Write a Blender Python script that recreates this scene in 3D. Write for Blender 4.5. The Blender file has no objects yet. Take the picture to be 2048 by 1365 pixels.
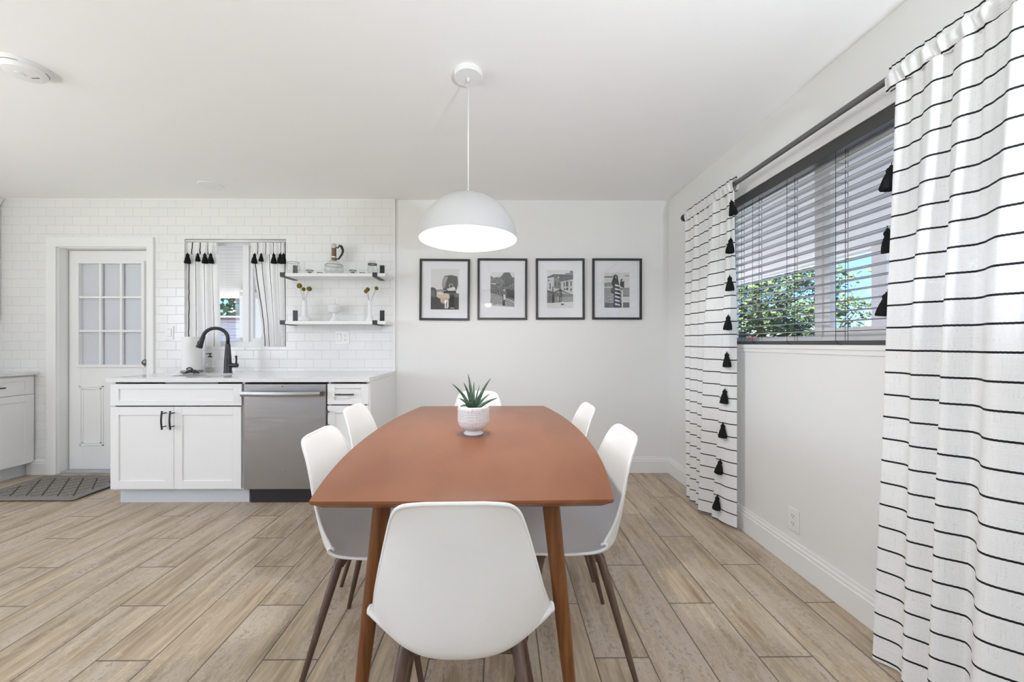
import bpy, bmesh, math, random
from mathutils import Vector, Matrix
random.seed(7)
S = bpy.context.scene
COL = S.collection
PI = math.pi
# ------------------------------------------------------------------ camera
F, TH, CX, CY, H = 750.0, 0.0071, 1005.4, 686.5, 1.161
cam = bpy.data.cameras.new('camera'); camo = bpy.data.objects.new('camera', cam); COL.objects.link(camo)
camo.location = (0, 0, H); camo.rotation_euler = (PI/2, 0, -TH)
cam.sensor_width = 36; cam.lens = F/2048*36
cam.shift_x = (1024-CX)/2048; cam.shift_y = (CY-682.5)/2048
cam.clip_start = .05; cam.clip_end = 300
S.camera = camo
S.view_settings.view_transform = 'Standard'; S.view_settings.look = 'None'
S.view_settings.exposure = 0.70; S.view_settings.gamma = 1; S.view_settings.use_curve_mapping = False
S.cycles.use_denoising = True
S.cycles.max_bounces = 12; S.cycles.diffuse_bounces = 6; S.cycles.glossy_bounces = 4
S.cycles.transparent_max_bounces = 16; S.cycles.transmission_bounces = 6
S.cycles.caustics_reflective = False; S.cycles.caustics_refractive = False
S.cycles.sample_clamp_indirect = 3
S.cycles.denoising_prefilter = 'ACCURATE'; S.cycles.denoising_input_passes = 'RGB_ALBEDO_NORMAL'
# ------------------------------------------------------------------ world: blue sky with clouds
W = bpy.data.worlds.new('sky'); S.world = W; W.use_nodes = True
wn = W.node_tree; wn.nodes.clear()
def wnode(t, **k):
    n = wn.nodes.new(t)
    for a, b in k.items(): setattr(n, a, b)
    return n
tc = wnode('ShaderNodeTexCoord'); mp = wnode('ShaderNodeMapping'); mp.inputs['Scale'].default_value = (2, 2, 4.5)
nz = wnode('ShaderNodeTexNoise'); nz.inputs['Scale'].default_value = 1.6; nz.inputs['Detail'].default_value = 8; nz.inputs['Roughness'].default_value = .55
cr = wnode('ShaderNodeValToRGB'); cr.color_ramp.elements[0].position = .52; cr.color_ramp.elements[1].position = .70; mp.inputs['Location'].default_value = (3.1, 1.7, .4)
sep = wnode('ShaderNodeSeparateXYZ'); gr = wnode('ShaderNodeValToRGB')
gr.color_ramp.elements[0].position = 0.0; gr.color_ramp.elements[0].color = (.17, .29, .52, 1)
gr.color_ramp.elements[1].position = .45; gr.color_ramp.elements[1].color = (.05, .14, .36, 1)
mx = wnode('ShaderNodeMixRGB'); mx.inputs[2].default_value = (.62, .63, .66, 1)
bg = wnode('ShaderNodeBackground'); bg.inputs[1].default_value = 2.8; wo = wnode('ShaderNodeOutputWorld')
l = wn.links.new
l(tc.outputs['Generated'], mp.inputs[0]); l(mp.outputs[0], nz.inputs[0]); l(nz.outputs[0], cr.inputs[0])
l(tc.outputs['Generated'], sep.inputs[0]); l(sep.outputs['Z'], gr.inputs[0])
l(gr.outputs[0], mx.inputs[1]); l(cr.outputs[0], mx.inputs[0]); l(mx.outputs[0], bg.inputs[0]); l(bg.outputs[0], wo.inputs[0])
# ------------------------------------------------------------------ sun, daylight of the rear windows, and an added fill light at left
def light(name, kind, loc, energy, rot=(0, 0, 0), size=None, size_y=None, color=(1, 1, 1)):
    d = bpy.data.lights.new(name, kind); d.energy = energy; d.color = color
    if kind == 'AREA':
        d.shape = 'RECTANGLE'; d.size = size; d.size_y = size_y
    o = bpy.data.objects.new(name, d); o.location = loc; o.rotation_euler = rot; COL.objects.link(o)
    return o
sun = light('sun', 'SUN', (0, 0, 10), 11.0, color=(1, .95, .88)); sun.data.angle = .01
sun.rotation_euler = Vector((.5, .03, -.85)).to_track_quat('-Z', 'Y').to_euler()
REAR = -3.6
LWX = -4.74
UPW = 38
light('rear_window_daylight', 'AREA', (-3.4, REAR-.06, 1.35), 1.5, (PI/2, 0, 0), 1.9, 1.1, (.94, .98, 1.06))
light('left_fill_light', 'AREA', (LWX-.06, -.4, 1.45), 40, (0, -PI/2, 0), 1.2, 3.2, (.94, .98, 1.06))  # added side fill for the right wall and curtains, in an invented window
light('rear_door_daylight', 'AREA', (-1.05, REAR-.06, 1.0), 1.5, (PI/2, 0, 0), 1.0, 1.85, (.94, .98, 1.06))

# ================================================================== helpers
MATS = {}
def mat(name, col=(.8, .8, .8), rough=.5, metal=0.0, spec=.5, **k):
    m = bpy.data.materials.new(name); m.use_nodes = True
    b = m.node_tree.nodes['Principled BSDF']
    b.inputs['Base Color'].default_value = (*col, 1); b.inputs['Roughness'].default_value = rough
    b.inputs['Metallic'].default_value = metal; b.inputs['Specular IOR Level'].default_value = spec
    for a, v in k.items():
        b.inputs[a.replace('_', ' ')].default_value = v
    MATS[name] = m
    return m
class N:
    """small node-graph helper for one material"""
    def __init__(s, m):
        s.t = m.node_tree; s.b = s.t.nodes.get('Principled BSDF'); s.out = s.t.nodes.get('Material Output')
    def n(s, t, ins=None, **k):
        x = s.t.nodes.new(t)
        for a, b in k.items(): setattr(x, a, b)
        for a, b in (ins or {}).items(): s.i(x, a, b)
        return x
    def i(s, x, a, v):
        if hasattr(v, 'outputs'): v = v.outputs[0]
        if isinstance(v, bpy.types.NodeSocket): s.t.links.new(v, x.inputs[a])
        else: x.inputs[a].default_value = v
    def m(s, op, a, b=0.0, c=0.0):
        x = s.n('ShaderNodeMath', operation=op); s.i(x, 0, a); s.i(x, 1, b); s.i(x, 2, c); return x.outputs[0]
    def mix(s, f, a, b, mode='MIX'):
        x = s.n('ShaderNodeMixRGB', blend_type=mode); s.i(x, 0, f); s.i(x, 1, a); s.i(x, 2, b); return x.outputs[0]
    def ramp(s, f, p0, p1, c0=(0, 0, 0, 1), c1=(1, 1, 1, 1)):
        x = s.n('ShaderNodeValToRGB'); e = x.color_ramp.elements
        e[0].position = p0; e[1].position = p1; e[0].color = c0; e[1].color = c1; s.i(x, 0, f); return x.outputs[0]
    def obj(s):
        return s.n('ShaderNodeNewGeometry').outputs['Position']
    def sep(s, v):
        x = s.n('ShaderNodeSeparateXYZ'); s.i(x, 0, v); return x.outputs
    def comb(s, a, b, c=0.0):
        x = s.n('ShaderNodeCombineXYZ'); s.i(x, 0, a); s.i(x, 1, b); s.i(x, 2, c); return x.outputs[0]
    def noise(s, v, scale, detail=4, rough=.5):
        x = s.n('ShaderNodeTexNoise'); s.i(x, 'Vector', v); s.i(x, 'Scale', scale); s.i(x, 'Detail', detail); s.i(x, 'Roughness', rough); return x.outputs[0]
    def bump(s, h, dist=.001, strength=1.0):
        x = s.n('ShaderNodeBump'); s.i(x, 'Height', h); s.i(x, 'Distance', dist); s.i(x, 'Strength', strength)
        s.t.links.new(x.outputs[0], s.b.inputs['Normal'])
    def base(s, c): s.t.links.new(c, s.b.inputs['Base Color'])

def tag(o, label=None, cat=None, group=None, kind=None):
    if label: o['label'] = label
    if cat: o['category'] = cat
    if group: o['group'] = group
    if kind: o['kind'] = kind
    return o
def empty(name, loc=(0, 0, 0), rz=0, label=None, cat=None, group=None, kind=None):
    o = bpy.data.objects.new(name, None); COL.objects.link(o); o.location = loc; o.rotation_euler = (0, 0, rz)
    o.empty_display_size = .05
    return tag(o, label, cat, group, kind)
def obj(name, bm, m, parent=None, smooth=False, bevel=0, label=None, world=False, auto=None):
    me = bpy.data.meshes.new(name)
    bmesh.ops.recalc_face_normals(bm, faces=bm.faces)
    bm.to_mesh(me); bm.free()
    for x in (m if isinstance(m, (list, tuple)) else [m]): me.materials.append(x)
    if smooth:
        for p in me.polygons: p.use_smooth = True
        if auto:
            me.set_sharp_from_angle(angle=math.radians(auto))
    o = bpy.data.objects.new(name, me); COL.objects.link(o)
    if parent:
        o.parent = parent
        if world: o.matrix_parent_inverse = parent_world(parent).inverted()
    if bevel:
        b = o.modifiers.new('bevel', 'BEVEL'); b.width = bevel; b.segments = 2; b.limit_method = 'ANGLE'
    if label: o['label'] = label
    return o
def parent_world(p):
    mtx = Matrix.LocRotScale(p.location, p.rotation_euler.to_quaternion(), p.scale)
    if p.parent: mtx = parent_world(p.parent) @ p.matrix_parent_inverse @ mtx
    return mtx
def nb(): return bmesh.new()
def bx(bm, x0, x1, y0, y1, z0, z1, mi=0):
    v = [bm.verts.new((x, y, z)) for x in (x0, x1) for y in (y0, y1) for z in (z0, z1)]
    fs = [(0, 1, 3, 2), (4, 6, 7, 5), (0, 4, 5, 1), (2, 3, 7, 6), (0, 2, 6, 4), (1, 5, 7, 3)]
    for f in fs:
        q = bm.faces.new([v[i] for i in f]); q.material_index = mi
    return v
def lathe(bm, prof, seg=32, c=(0, 0, 0), mi=0, cap=True, fn=None):
    rings = []
    for k, (r, z) in enumerate(prof):
        if r < 1e-6: rings.append([bm.verts.new((c[0], c[1], c[2]+z))])
        else:
            ring = []
            for i in range(seg):
                a = 2*PI*i/seg; rr = r*(fn(a, k, z) if fn else 1)
                ring.append(bm.verts.new((c[0]+rr*math.cos(a), c[1]+rr*math.sin(a), c[2]+z)))
            rings.append(ring)
    for a, b in zip(rings, rings[1:]):
        for i in range(seg):
            j = (i+1) % seg
            if len(a) == 1 and len(b) == 1: continue
            if len(a) == 1: f = bm.faces.new((a[0], b[i], b[j]))
            elif len(b) == 1: f = bm.faces.new((a[i], b[0], a[j]))
            else: f = bm.faces.new((a[i], b[i], b[j], a[j]))
            f.material_index = mi
    if cap:
        for r in (rings[0], rings[-1]):
            if len(r) > 2:
                f = bm.faces.new(r); f.material_index = mi
def tube(bm, pts, rad, seg=10, mi=0, flat=1.0, up=None):
    pts = [Vector(p) for p in pts]; n = len(pts)
    rad = rad if isinstance(rad, (list, tuple)) else [rad]*n
    rings = []; prev = None
    for k, p in enumerate(pts):
        t = (pts[min(k+1, n-1)]-pts[max(k-1, 0)]).normalized()
        if prev is None:
            u = Vector(up) if up else (Vector((0, 0, 1)) if abs(t.z) < .9 else Vector((1, 0, 0)))
        else: u = prev
        u = (u-t*u.dot(t)).normalized(); prev = u; w = t.cross(u)
        rings.append([bm.verts.new(p+(u*math.cos(2*PI*i/seg)+w*math.sin(2*PI*i/seg)*flat)*rad[k]) for i in range(seg)])
    for a, b in zip(rings, rings[1:]):
        for i in range(seg):
            f = bm.faces.new((a[i], a[(i+1) % seg], b[(i+1) % seg], b[i])); f.material_index = mi
    for r in (rings[0], rings[-1]):
        f = bm.faces.new(r); f.material_index = mi
def prism(bm, poly, axis, a0, a1, mi=0):
    """extrude a 2D polygon along axis ('x','y','z')"""
    def P(p, a):
        return {'x': (a, p[0], p[1]), 'y': (p[0], a, p[1]), 'z': (p[0], p[1], a)}[axis]
    A = [bm.verts.new(P(p, a0)) for p in poly]; B = [bm.verts.new(P(p, a1)) for p in poly]
    n = len(poly)
    for i in range(n):
        f = bm.faces.new((A[i], A[(i+1) % n], B[(i+1) % n], B[i])); f.material_index = mi
    for r in (A, B):
        f = bm.faces.new(r); f.material_index = mi
def grid(bm, nu, nv, fn, uv=None, mi=0):
    """open sheet; fn(u,v)->xyz. uv(u,v) optional"""
    vs = [[bm.verts.new(fn(i/nu, j/nv)) for i in range(nu+1)] for j in range(nv+1)]
    lay = bm.loops.layers.uv.verify() if uv else None
    for j in range(nv):
        for i in range(nu):
            f = bm.faces.new((vs[j][i], vs[j][i+1], vs[j+1][i+1], vs[j+1][i])); f.material_index = mi
            if uv:
                for lp, (a, b) in zip(f.loops, ((i, j), (i+1, j), (i+1, j+1), (i, j+1))):
                    lp[lay].uv = uv(a/nu, b/nv)
    return vs
def dup(o, parent=None, loc=None, rz=None, label=None):
    c = o.copy(); COL.objects.link(c)
    if parent: c.parent = parent
    if loc is not None: c.location = loc
    if rz is not None: c.rotation_euler = (0, 0, rz)
    if label: c['label'] = label
    for ch in list(o.children): dup(ch, c)
    return c
def at(px, py, Y):
    """photo point -> (X, Z) on the wall plane at depth Y"""
    u = (px-CX)/F
    X = Y*(u*math.cos(TH)+math.sin(TH))/(math.cos(TH)-u*math.sin(TH))
    d = X*math.sin(TH)+Y*math.cos(TH)
    return X, H-(py-CY)/F*d
D = 3.354       # painted back wall
T = 3.342       # face of the tiled wall
RW = 1.516      # right wall
LW = -4.74
CE = 2.44

# ================================================================== materials
white_wall = mat('white_wall_paint', (.80, .80, .79), .6, spec=.3)
g = N(white_wall); g.bump(g.noise(g.obj(), 60, 5, .6), .0012, .35)
ceil_m = mat('ceiling_paint', (.88, .88, .87), .75, spec=.2)
g = N(ceil_m); g.bump(g.noise(g.obj(), 18, 5, .6), .0015, .3)
trim_m = mat('white_trim_gloss', (.82, .82, .81), .35)
cab_m = mat('white_cabinet_lacquer', (.80, .80, .795), .38)
kick_m = mat('grey_white_toe_kick', (.62, .65, .68), .5)
ext_m = mat('outside_wall', (.75, .75, .78), .8)
black_m = mat('matt_black_metal', (.022, .022, .022), .42)
dark_void = mat('dark_recess', (.015, .015, .018), .7)

tile_m = mat('white_subway_tile', (.80, .80, .79), .16)
g = N(tile_m); px_, py_, pz_ = g.sep(g.obj())
row = g.m('FLOOR', g.m('DIVIDE', g.m('SUBTRACT', pz_, 2.361), .0790))
half = g.m('MULTIPLY', g.m('ABSOLUTE', g.m('MODULO', row, 2.0)), .5)
fz = g.m('FRACT', g.m('DIVIDE', g.m('SUBTRACT', pz_, 2.361), .0790))
uu = g.m('ADD', g.m('DIVIDE', g.m('ADD', px_, 1.0515), .1515), half)
fx = g.m('FRACT', uu)
dz = g.m('MULTIPLY', g.m('MINIMUM', fz, g.m('SUBTRACT', 1.0, fz)), .0790)
dx = g.m('MULTIPLY', g.m('MINIMUM', fx, g.m('SUBTRACT', 1.0, fx)), .1515)
dd = g.m('MINIMUM', dz, dx)
grout = g.ramp(dd, .0007, .0016)
wn_ = g.n('ShaderNodeTexWhiteNoise'); g.i(wn_, 'Vector', g.comb(row, g.m('FLOOR', uu)))
tc_ = g.mix(wn_.outputs[0], (.795, .795, .785, 1), (.815, .815, .805, 1))
g.base(g.mix(grout, (.645, .645, .635, 1), tc_))
g.i(g.b, 'Roughness', g.m('MULTIPLY_ADD', grout, -.42, .6))
g.bump(g.ramp(dd, .0006, .004), .0012, .8)

floor_m = mat('wood_look_plank_tile', (.4, .33, .26), .42)
g = N(floor_m); px_, py_, pz_ = g.sep(g.obj())
PW, PS = .2026, .2875
u = g.m('DIVIDE', g.m('ADD', px_, 1.476), PW); row = g.m('FLOOR', u)
v = g.m('DIVIDE', g.m('ADD', g.m('DIVIDE', g.m('SUBTRACT', py_, 1.379), PS), row), 3.0)
fu = g.m('FRACT', u); fv = g.m('FRACT', v)
du = g.m('MULTIPLY', g.m('MINIMUM', fu, g.m('SUBTRACT', 1.0, fu)), PW)
dv = g.m('MULTIPLY', g.m('MINIMUM', fv, g.m('SUBTRACT', 1.0, fv)), PS*3)
dj = g.m('MINIMUM', du, dv); gj = g.ramp(dj, .0019, .0032)
wn_ = g.n('ShaderNodeTexWhiteNoise'); g.i(wn_, 'Vector', g.comb(row, g.m('FLOOR', v)))
rnd = wn_.outputs['Value']
off = g.m('MULTIPLY', rnd, 37.0)
vec1 = g.comb(g.m('ADD', g.m('MULTIPLY', px_, 26.0), off), g.m('ADD', g.m('MULTIPLY', py_, 2.2), off), off)
grain = g.noise(vec1, 1.0, 9, .68)
vec2 = g.comb(g.m('ADD', g.m('MULTIPLY', px_, 110.0), off), g.m('MULTIPLY', py_, 6.0), off)
fine = g.noise(vec2, 1.0, 6, .7)
vec3 = g.comb(g.m('ADD', g.m('MULTIPLY', px_, 6.5), off), g.m('MULTIPLY', py_, 2.2), off)
patch = g.noise(vec3, 1.0, 7, .62)
spk = g.noise(g.comb(g.m('MULTIPLY', px_, 75.0), g.m('MULTIPLY', py_, 55.0), off), 1.0, 5, .75)
c = g.mix(g.ramp(grain, .33, .68), (.165, .110, .062, 1), (.60, .485, .35, 1))
c = g.mix(g.m('MULTIPLY', g.ramp(fine, .45, .70), .6), c, (.32, .24, .16, 1))
wh = g.m('MULTIPLY', g.m('MULTIPLY', g.ramp(patch, .45, .60), g.ramp(spk, .42, .56)), .85)
c = g.mix(wh, c, (.78, .72, .65, 1))
dk = g.m('MULTIPLY', g.m('MULTIPLY', g.ramp(patch, .50, .36), g.ramp(spk, .42, .58)), .55)
c = g.mix(dk, c, (.22, .155, .10, 1))
c = g.mix(.16, c, g.mix(rnd, (.52, .425, .325, 1), (.44, .355, .26, 1)))
g.base(g.mix(gj, (.03, .02, .015, 1), c))
g.i(g.b, 'Roughness', g.m('MULTIPLY_ADD', g.ramp(grain, .2, .8), .18, .36))
g.bump(g.m('ADD', g.m('MULTIPLY', gj, 1.0), g.m('MULTIPLY', fine, .25)), .0015, .5)

quartz = mat('white_quartz', (.74, .74, .73), .12)
g = N(quartz); g.base(g.mix(g.ramp(g.noise(g.obj(), 160, 3, .7), .42, .6), (.71, .71, .705, 1), (.79, .79, .78, 1)))

steel = mat('brushed_stainless_steel', (.33, .315, .30), .3, 1.0)
g = N(steel); x, y, z = g.sep(g.obj())
g.bump(g.noise(g.comb(g.m('MULTIPLY', x, 2.0), y, g.m('MULTIPLY', z, 2200.0)), 1.0, 3), .0005, .8)
chrome = mat('chrome', (.7, .7, .7), .12, 1.0)
copper = mat('copper_band', (.27, .18, .13), .3, 1.0)

walnut = mat('walnut_table_top', (.35, .15, .07), .32, spec=.4)
g = N(walnut); x, y, z = g.sep(g.obj())
w1 = g.noise(g.comb(g.m('MULTIPLY', x, 5.0), g.m('MULTIPLY', y, 2.4), 3.3), 1.0, 3, .5)
rings = g.m('SINE', g.m('ADD', g.m('MULTIPLY', x, 9.0), g.m('MULTIPLY', w1, 13.0)))
pores = g.noise(g.comb(g.m('MULTIPLY', x, 30.0), g.m('MULTIPLY', y, 90.0), 0.0), 1.0, 4, .6)
c = g.mix(g.m('MULTIPLY_ADD', rings, .5, .5), (.168, .055, .020, 1), (.208, .074, .029, 1))
c = g.mix(g.m('MULTIPLY', g.ramp(pores, .45, .68), .25), c, (.235, .086, .035, 1))
c = g.mix(g.m('MULTIPLY', g.ramp(g.noise(g.comb(x, y, 1.7), 3.2, 3, .5), .30, .75), .5), c, (.235, .088, .036, 1))
g.base(c); g.i(g.b, 'Roughness', g.m('MULTIPLY_ADD', pores, .06, .285))
legwood = mat('dark_walnut_leg', (.16, .062, .026), .4, spec=.25)
g = N(legwood); x, y, z = g.sep(g.obj())
g.base(g.mix(g.ramp(g.noise(g.comb(g.m('MULTIPLY', x, 90.0), g.m('MULTIPLY', y, 90.0), g.m('MULTIPLY', z, 5.0)), 1.0, 4), .3, .7), (.105, .038, .012, 1), (.20, .076, .024, 1)))
chairleg = mat('walnut_look_metal_leg', (.085, .046, .030), .38)
g = N(chairleg); x, y, z = g.sep(g.obj())
g.base(g.mix(g.ramp(g.noise(g.comb(g.m('MULTIPLY', x, 70.0), g.m('MULTIPLY', y, 70.0), g.m('MULTIPLY', z, 6.0)), 1.0, 4), .3, .7), (.062, .034, .023, 1), (.105, .060, .040, 1)))
shell_m = mat('white_moulded_plastic', (.80, .80, .79), .36)
g = N(shell_m); x, y, z = g.sep(g.n('ShaderNodeTexCoord').outputs['Object'])
g.base(g.mix(g.m('MULTIPLY', g.ramp(g.noise(g.comb(g.m('MULTIPLY', x, 9.0), y, g.m('MULTIPLY', z, 5.0)), 1.0, 7, .75), .56, .76), .12), (.80, .80, .79, 1), (.5, .5, .49, 1)))
g.bump(g.noise(g.n('ShaderNodeTexCoord').outputs['Object'], 500, 2), .0003, .3)

def fabric(name, kind):
    m = mat(name, (.86, .86, .85), .85, spec=.1); g = N(m)
    if kind == 'z':
        x, y, z = g.sep(g.obj())
        wob = g.m('MULTIPLY', g.m('SUBTRACT', g.noise(g.comb(x, g.m('MULTIPLY', y, 8.0), g.m('MULTIPLY', z, 3.0)), 1.0, 2), .5), .006)
        zz = g.m('ADD', g.m('SUBTRACT', z, -.01775), wob)
        f = g.m('FRACT', g.m('DIVIDE', zz, .0795)); d = g.m('MULTIPLY', g.m('ABSOLUTE', g.m('SUBTRACT', f, .5)), .0795)
        tw = g.m('MULTIPLY', g.m('SINE', g.m('MULTIPLY', g.m('ADD', y, g.m('MULTIPLY', z, .6)), 900.0)), .00025)
        stripe = g.m('LESS_THAN', g.m('ADD', d, tw), .0032)
        wx, wz = g.m('MULTIPLY', y, 1.0), z
    else:
        uvn = g.n('ShaderNodeUVMap'); su, sv, _ = g.sep(uvn.outputs[0])
        wob = g.m('MULTIPLY', g.m('SUBTRACT', g.noise(g.comb(g.m('MULTIPLY', su, 4.0), g.m('MULTIPLY', sv, 9.0), 0.0), 1.0, 2), .5), .012)
        f = g.m('FRACT', g.m('DIVIDE', g.m('ADD', su, wob), .082)); d = g.m('MULTIPLY', g.m('ABSOLUTE', g.m('SUBTRACT', f, .5)), .082)
        stripe = g.m('LESS_THAN', d, .0034)
        wx, wz = su, sv
    n1 = g.noise(g.comb(g.m('MULTIPLY', wx, 380.0), g.m('MULTIPLY', wz, 14.0), 0.0), 1.0, 3, .6)
    n2 = g.noise(g.comb(g.m('MULTIPLY', wx, 14.0), g.m('MULTIPLY', wz, 380.0), 5.0), 1.0, 3, .6)
    wv = g.m('MULTIPLY', g.m('ADD', n1, n2), .5)
    col = g.mix(g.ramp(wv, .38, .6), (.88, .88, .875, 1), (.97, .97, .96, 1))
    col = g.mix(stripe, col, (.022, .022, .024, 1))
    g.base(col); g.bump(wv, .0008, .5)
    tr = g.n('ShaderNodeBsdfTranslucent'); g.i(tr, 0, col)
    tp = g.n('ShaderNodeBsdfTransparent')
    m1 = g.n('ShaderNodeMixShader'); g.i(m1, 0, .22); g.i(m1, 1, g.b); g.i(m1, 2, tr)
    m2 = g.n('ShaderNodeMixShader')
    g.i(m2, 0, g.m('MULTIPLY', g.m('MULTIPLY', g.ramp(wv, .56, .44), .14), g.m('SUBTRACT', 1.0, stripe))); g.i(m2, 1, m1); g.i(m2, 2, tp)
    g.t.links.new(m2.outputs[0], g.out.inputs[0])
    return m
fab_z = fabric('white_linen_with_black_stripes', 'z')
fab_u = fabric('white_linen_with_upright_stripes', 'u')
tassel_m = mat('black_yarn', (.016, .017, .017), .9, spec=.1)
g = N(tassel_m); x, y, z = g.sep(g.obj()); g.bump(g.noise(g.comb(g.m('MULTIPLY', x, 500.0), g.m('MULTIPLY', y, 500.0), g.m('MULTIPLY', z, 20.0)), 1.0, 2), .003, 1)

def glassy(name, tint=(1, 1, 1), refl=1.0, rough=0.0, ior=1.5, add=0.0):
    m = bpy.data.materials.new(name); m.use_nodes = True; t = m.node_tree; t.nodes.clear()
    o = t.nodes.new('ShaderNodeOutputMaterial'); mi = t.nodes.new('ShaderNodeMixShader')
    tr = t.nodes.new('ShaderNodeBsdfTransparent'); tr.inputs[0].default_value = (*tint, 1)
    gl = t.nodes.new('ShaderNodeBsdfGlossy'); gl.inputs['Roughness'].default_value = rough
    ge = t.nodes.new('ShaderNodeNewGeometry'); dt = t.nodes.new('ShaderNodeVectorMath'); dt.operation = 'DOT_PRODUCT'
    t.links.new(ge.outputs['Incoming'], dt.inputs[0]); t.links.new(ge.outputs['Normal'], dt.inputs[1])
    last = dt.outputs['Value']
    for op, v2 in (('ABSOLUTE', 0), ('SUBTRACT', None), ('POWER', 5.0), ('MULTIPLY_ADD', .96)):
        q = t.nodes.new('ShaderNodeMath'); q.operation = op
        if op == 'SUBTRACT': q.inputs[0].default_value = 1.0; t.links.new(last, q.inputs[1])
        else:
            t.links.new(last, q.inputs[0]); q.inputs[1].default_value = v2
            if op == 'MULTIPLY_ADD': q.inputs[2].default_value = .04
        last = q.outputs[0]
    fr = q
    mu = t.nodes.new('ShaderNodeMath'); mu.operation = 'MULTIPLY_ADD'; mu.inputs[1].default_value = refl; mu.inputs[2].default_value = add
    t.links.new(fr.outputs[0], mu.inputs[0]); t.links.new(mu.outputs[0], mi.inputs[0])
    t.links.new(tr.outputs[0], mi.inputs[1]); t.links.new(gl.outputs[0], mi.inputs[2]); t.links.new(mi.outputs[0], o.inputs[0])
    return m
pane_m = glassy('window_glass', refl=.8)
pic_glass = glassy('picture_glass', refl=1.0)
ware_m = glassy('clear_glassware', tint=(.95, .95, .945), refl=1.1, rough=.02, add=.02)
ware_rim = mat('glass_rim_edge', (.10, .11, .11), .1, spec=.9)
frost = mat('frosted_privacy_glass', (.60, .63, .67), .3)
milk = mat('milk_glass', (.82, .83, .85), .2)
def emit(name, col, s):
    m = bpy.data.materials.new(name); m.use_nodes = True; t = m.node_tree; t.nodes.clear()
    e = t.nodes.new('ShaderNodeEmission'); e.inputs[0].default_value = (*col, 1); e.inputs[1].default_value = s
    o = t.nodes.new('ShaderNodeOutputMaterial'); t.links.new(e.outputs[0], o.inputs[0]); return m
bulb_m = emit('lit_bulb', (1, .97, .93), 6)
slat_m = mat('grey_aluminium_slat', (.60, .60, .60), .34)
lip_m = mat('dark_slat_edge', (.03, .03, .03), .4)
rail_m = mat('charcoal_blind_rail', (.055, .055, .056), .35)
cord_m = mat('black_cord', (.02, .02, .02), .8)
vinyl = mat('white_vinyl', (.82, .82, .83), .35)
rod_m = mat('brushed_pewter_rod', (.20, .20, .20), .3, .85)

# ================================================================== room shell
def struct(name, bm, m, **k):
    o = obj(name, bm, m, **k); o['kind'] = 'structure'; return o
bm = nb(); bx(bm, LW-.15, RW+.15, REAR-.15, D+.15, -.12, 0); struct('floor', bm, floor_m)
bm = nb(); bx(bm, LW-.5, RW+.35, REAR-.5, D+.35, CE, CE+.15); struct('ceiling', bm, ceil_m)
# kitchen window and door openings in the tiled wall
kx0, kz1 = at(369, 478, T); kx1, kz0 = at(572, 695, T)
dx0 = at(114.5, 500, T)[0]; dx1 = at(296.5, 500, T)[0]; dz1 = at(300, 494, T)[1]
TX1 = at(787.5, 600, T)[0]
def wall_with_holes(bm, x0, x1, y0, y1, z0, z1, holes):
    xs = sorted({x0, x1, *[h[0] for h in holes], *[h[1] for h in holes]})
    for a, b in zip(xs, xs[1:]):
        hs = [h for h in holes if h[0] <= a+1e-6 and h[1] >= b-1e-6]
        zz = z0
        for h in sorted(hs, key=lambda q: q[2]):
            if h[2] > zz: bx(bm, a, b, y0, y1, zz, h[2])
            zz = h[3]
        if zz < z1: bx(bm, a, b, y0, y1, zz, z1)
bm = nb(); wall_with_holes(bm, LW, TX1, T, T+.16, 0, CE, [(kx0, kx1, kz0, kz1), (dx0, dx1, 0, dz1)])
struct('wall_tiled', bm, tile_m)
bm = nb(); bx(bm, TX1, RW+.16, D, D+.15, 0, CE); struct('wall_back', bm, white_wall)
bm = nb(); bx(bm, LW-.15, LW, REAR, -2.1, 0, CE); bx(bm, LW-.15, LW, 1.3, D+.15, 0, CE); bx(bm, LW-.15, LW, -2.1, 1.3, 0, .8); bx(bm, LW-.15, LW, -2.1, 1.3, 2.1, CE)
struct('wall_left', bm, white_wall)
lw_ = empty('window_5', kind='structure'); bm = nb(); q = .06  # unseen left window, added only to hold the side fill light
bx(bm, LW-.10, LW-.05, -2.1, 1.3, .8, .8+q); bx(bm, LW-.10, LW-.05, -2.1, 1.3, 2.1-q, 2.1)
for a in (-2.1, -.43, 1.3-q): bx(bm, LW-.10, LW-.05, a, a+q, .8, 2.1)
obj('window_frame', bm, vinyl, lw_)
bm = nb(); bx(bm, LW-.08, LW-.076, -2.08, 1.28, .82, 2.08); obj('pane', bm, pane_m, lw_)
# right wall with the wide window
RY0, RY1, RZ0, RZ1 = .42, 2.66, 1.152, 2.088
bm = nb()
bx(bm, RW, RW+.16, REAR, RY0, 0, CE); bx(bm, RW, RW+.16, RY1, D, 0, CE)
bx(bm, RW, RW+.16, RY0, RY1, 0, RZ0); bx(bm, RW, RW+.16, RY0, RY1, RZ1, CE)
struct('wall_right', bm, white_wall)
bm = nb(); wall_with_holes(bm, LW-.15, RW+.16, REAR-.16, REAR, 0, CE, [(-4.4, -2.4, .75, 1.95), (-1.6, -.5, 0, 1.98)])
struct('wall_rear', bm, mat('bounce_cut_grey', (.32, .31, .30), .7))  # unseen wall given an invented grey to cut light bouncing back
# baseboards with a stepped cap
def bb_prof(s, o, h=.142):      # s: direction into the room, o: wall plane
    return [(o, 0), (o+s*.016, 0), (o+s*.016, h*.73), (o+s*.012, h*.76), (o+s*.012, h*.86), (o+s*.0075, h*.90), (o+s*.0065, h), (o, h)]
bm = nb(); prism(bm, bb_prof(-1, D), 'x', TX1+.002, RW); struct('baseboard_back', bm, trim_m)
bm = nb(); prism(bm, bb_prof(-1, RW), 'y', REAR, D-.012); struct('baseboard_right', bm, trim_m)
dcx0 = at(95.5, 500, T)[0]
bm = nb(); prism(bm, bb_prof(-1, T, .135), 'x', -4.165, dcx0); struct('baseboard_tiled', bm, trim_m)
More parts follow.
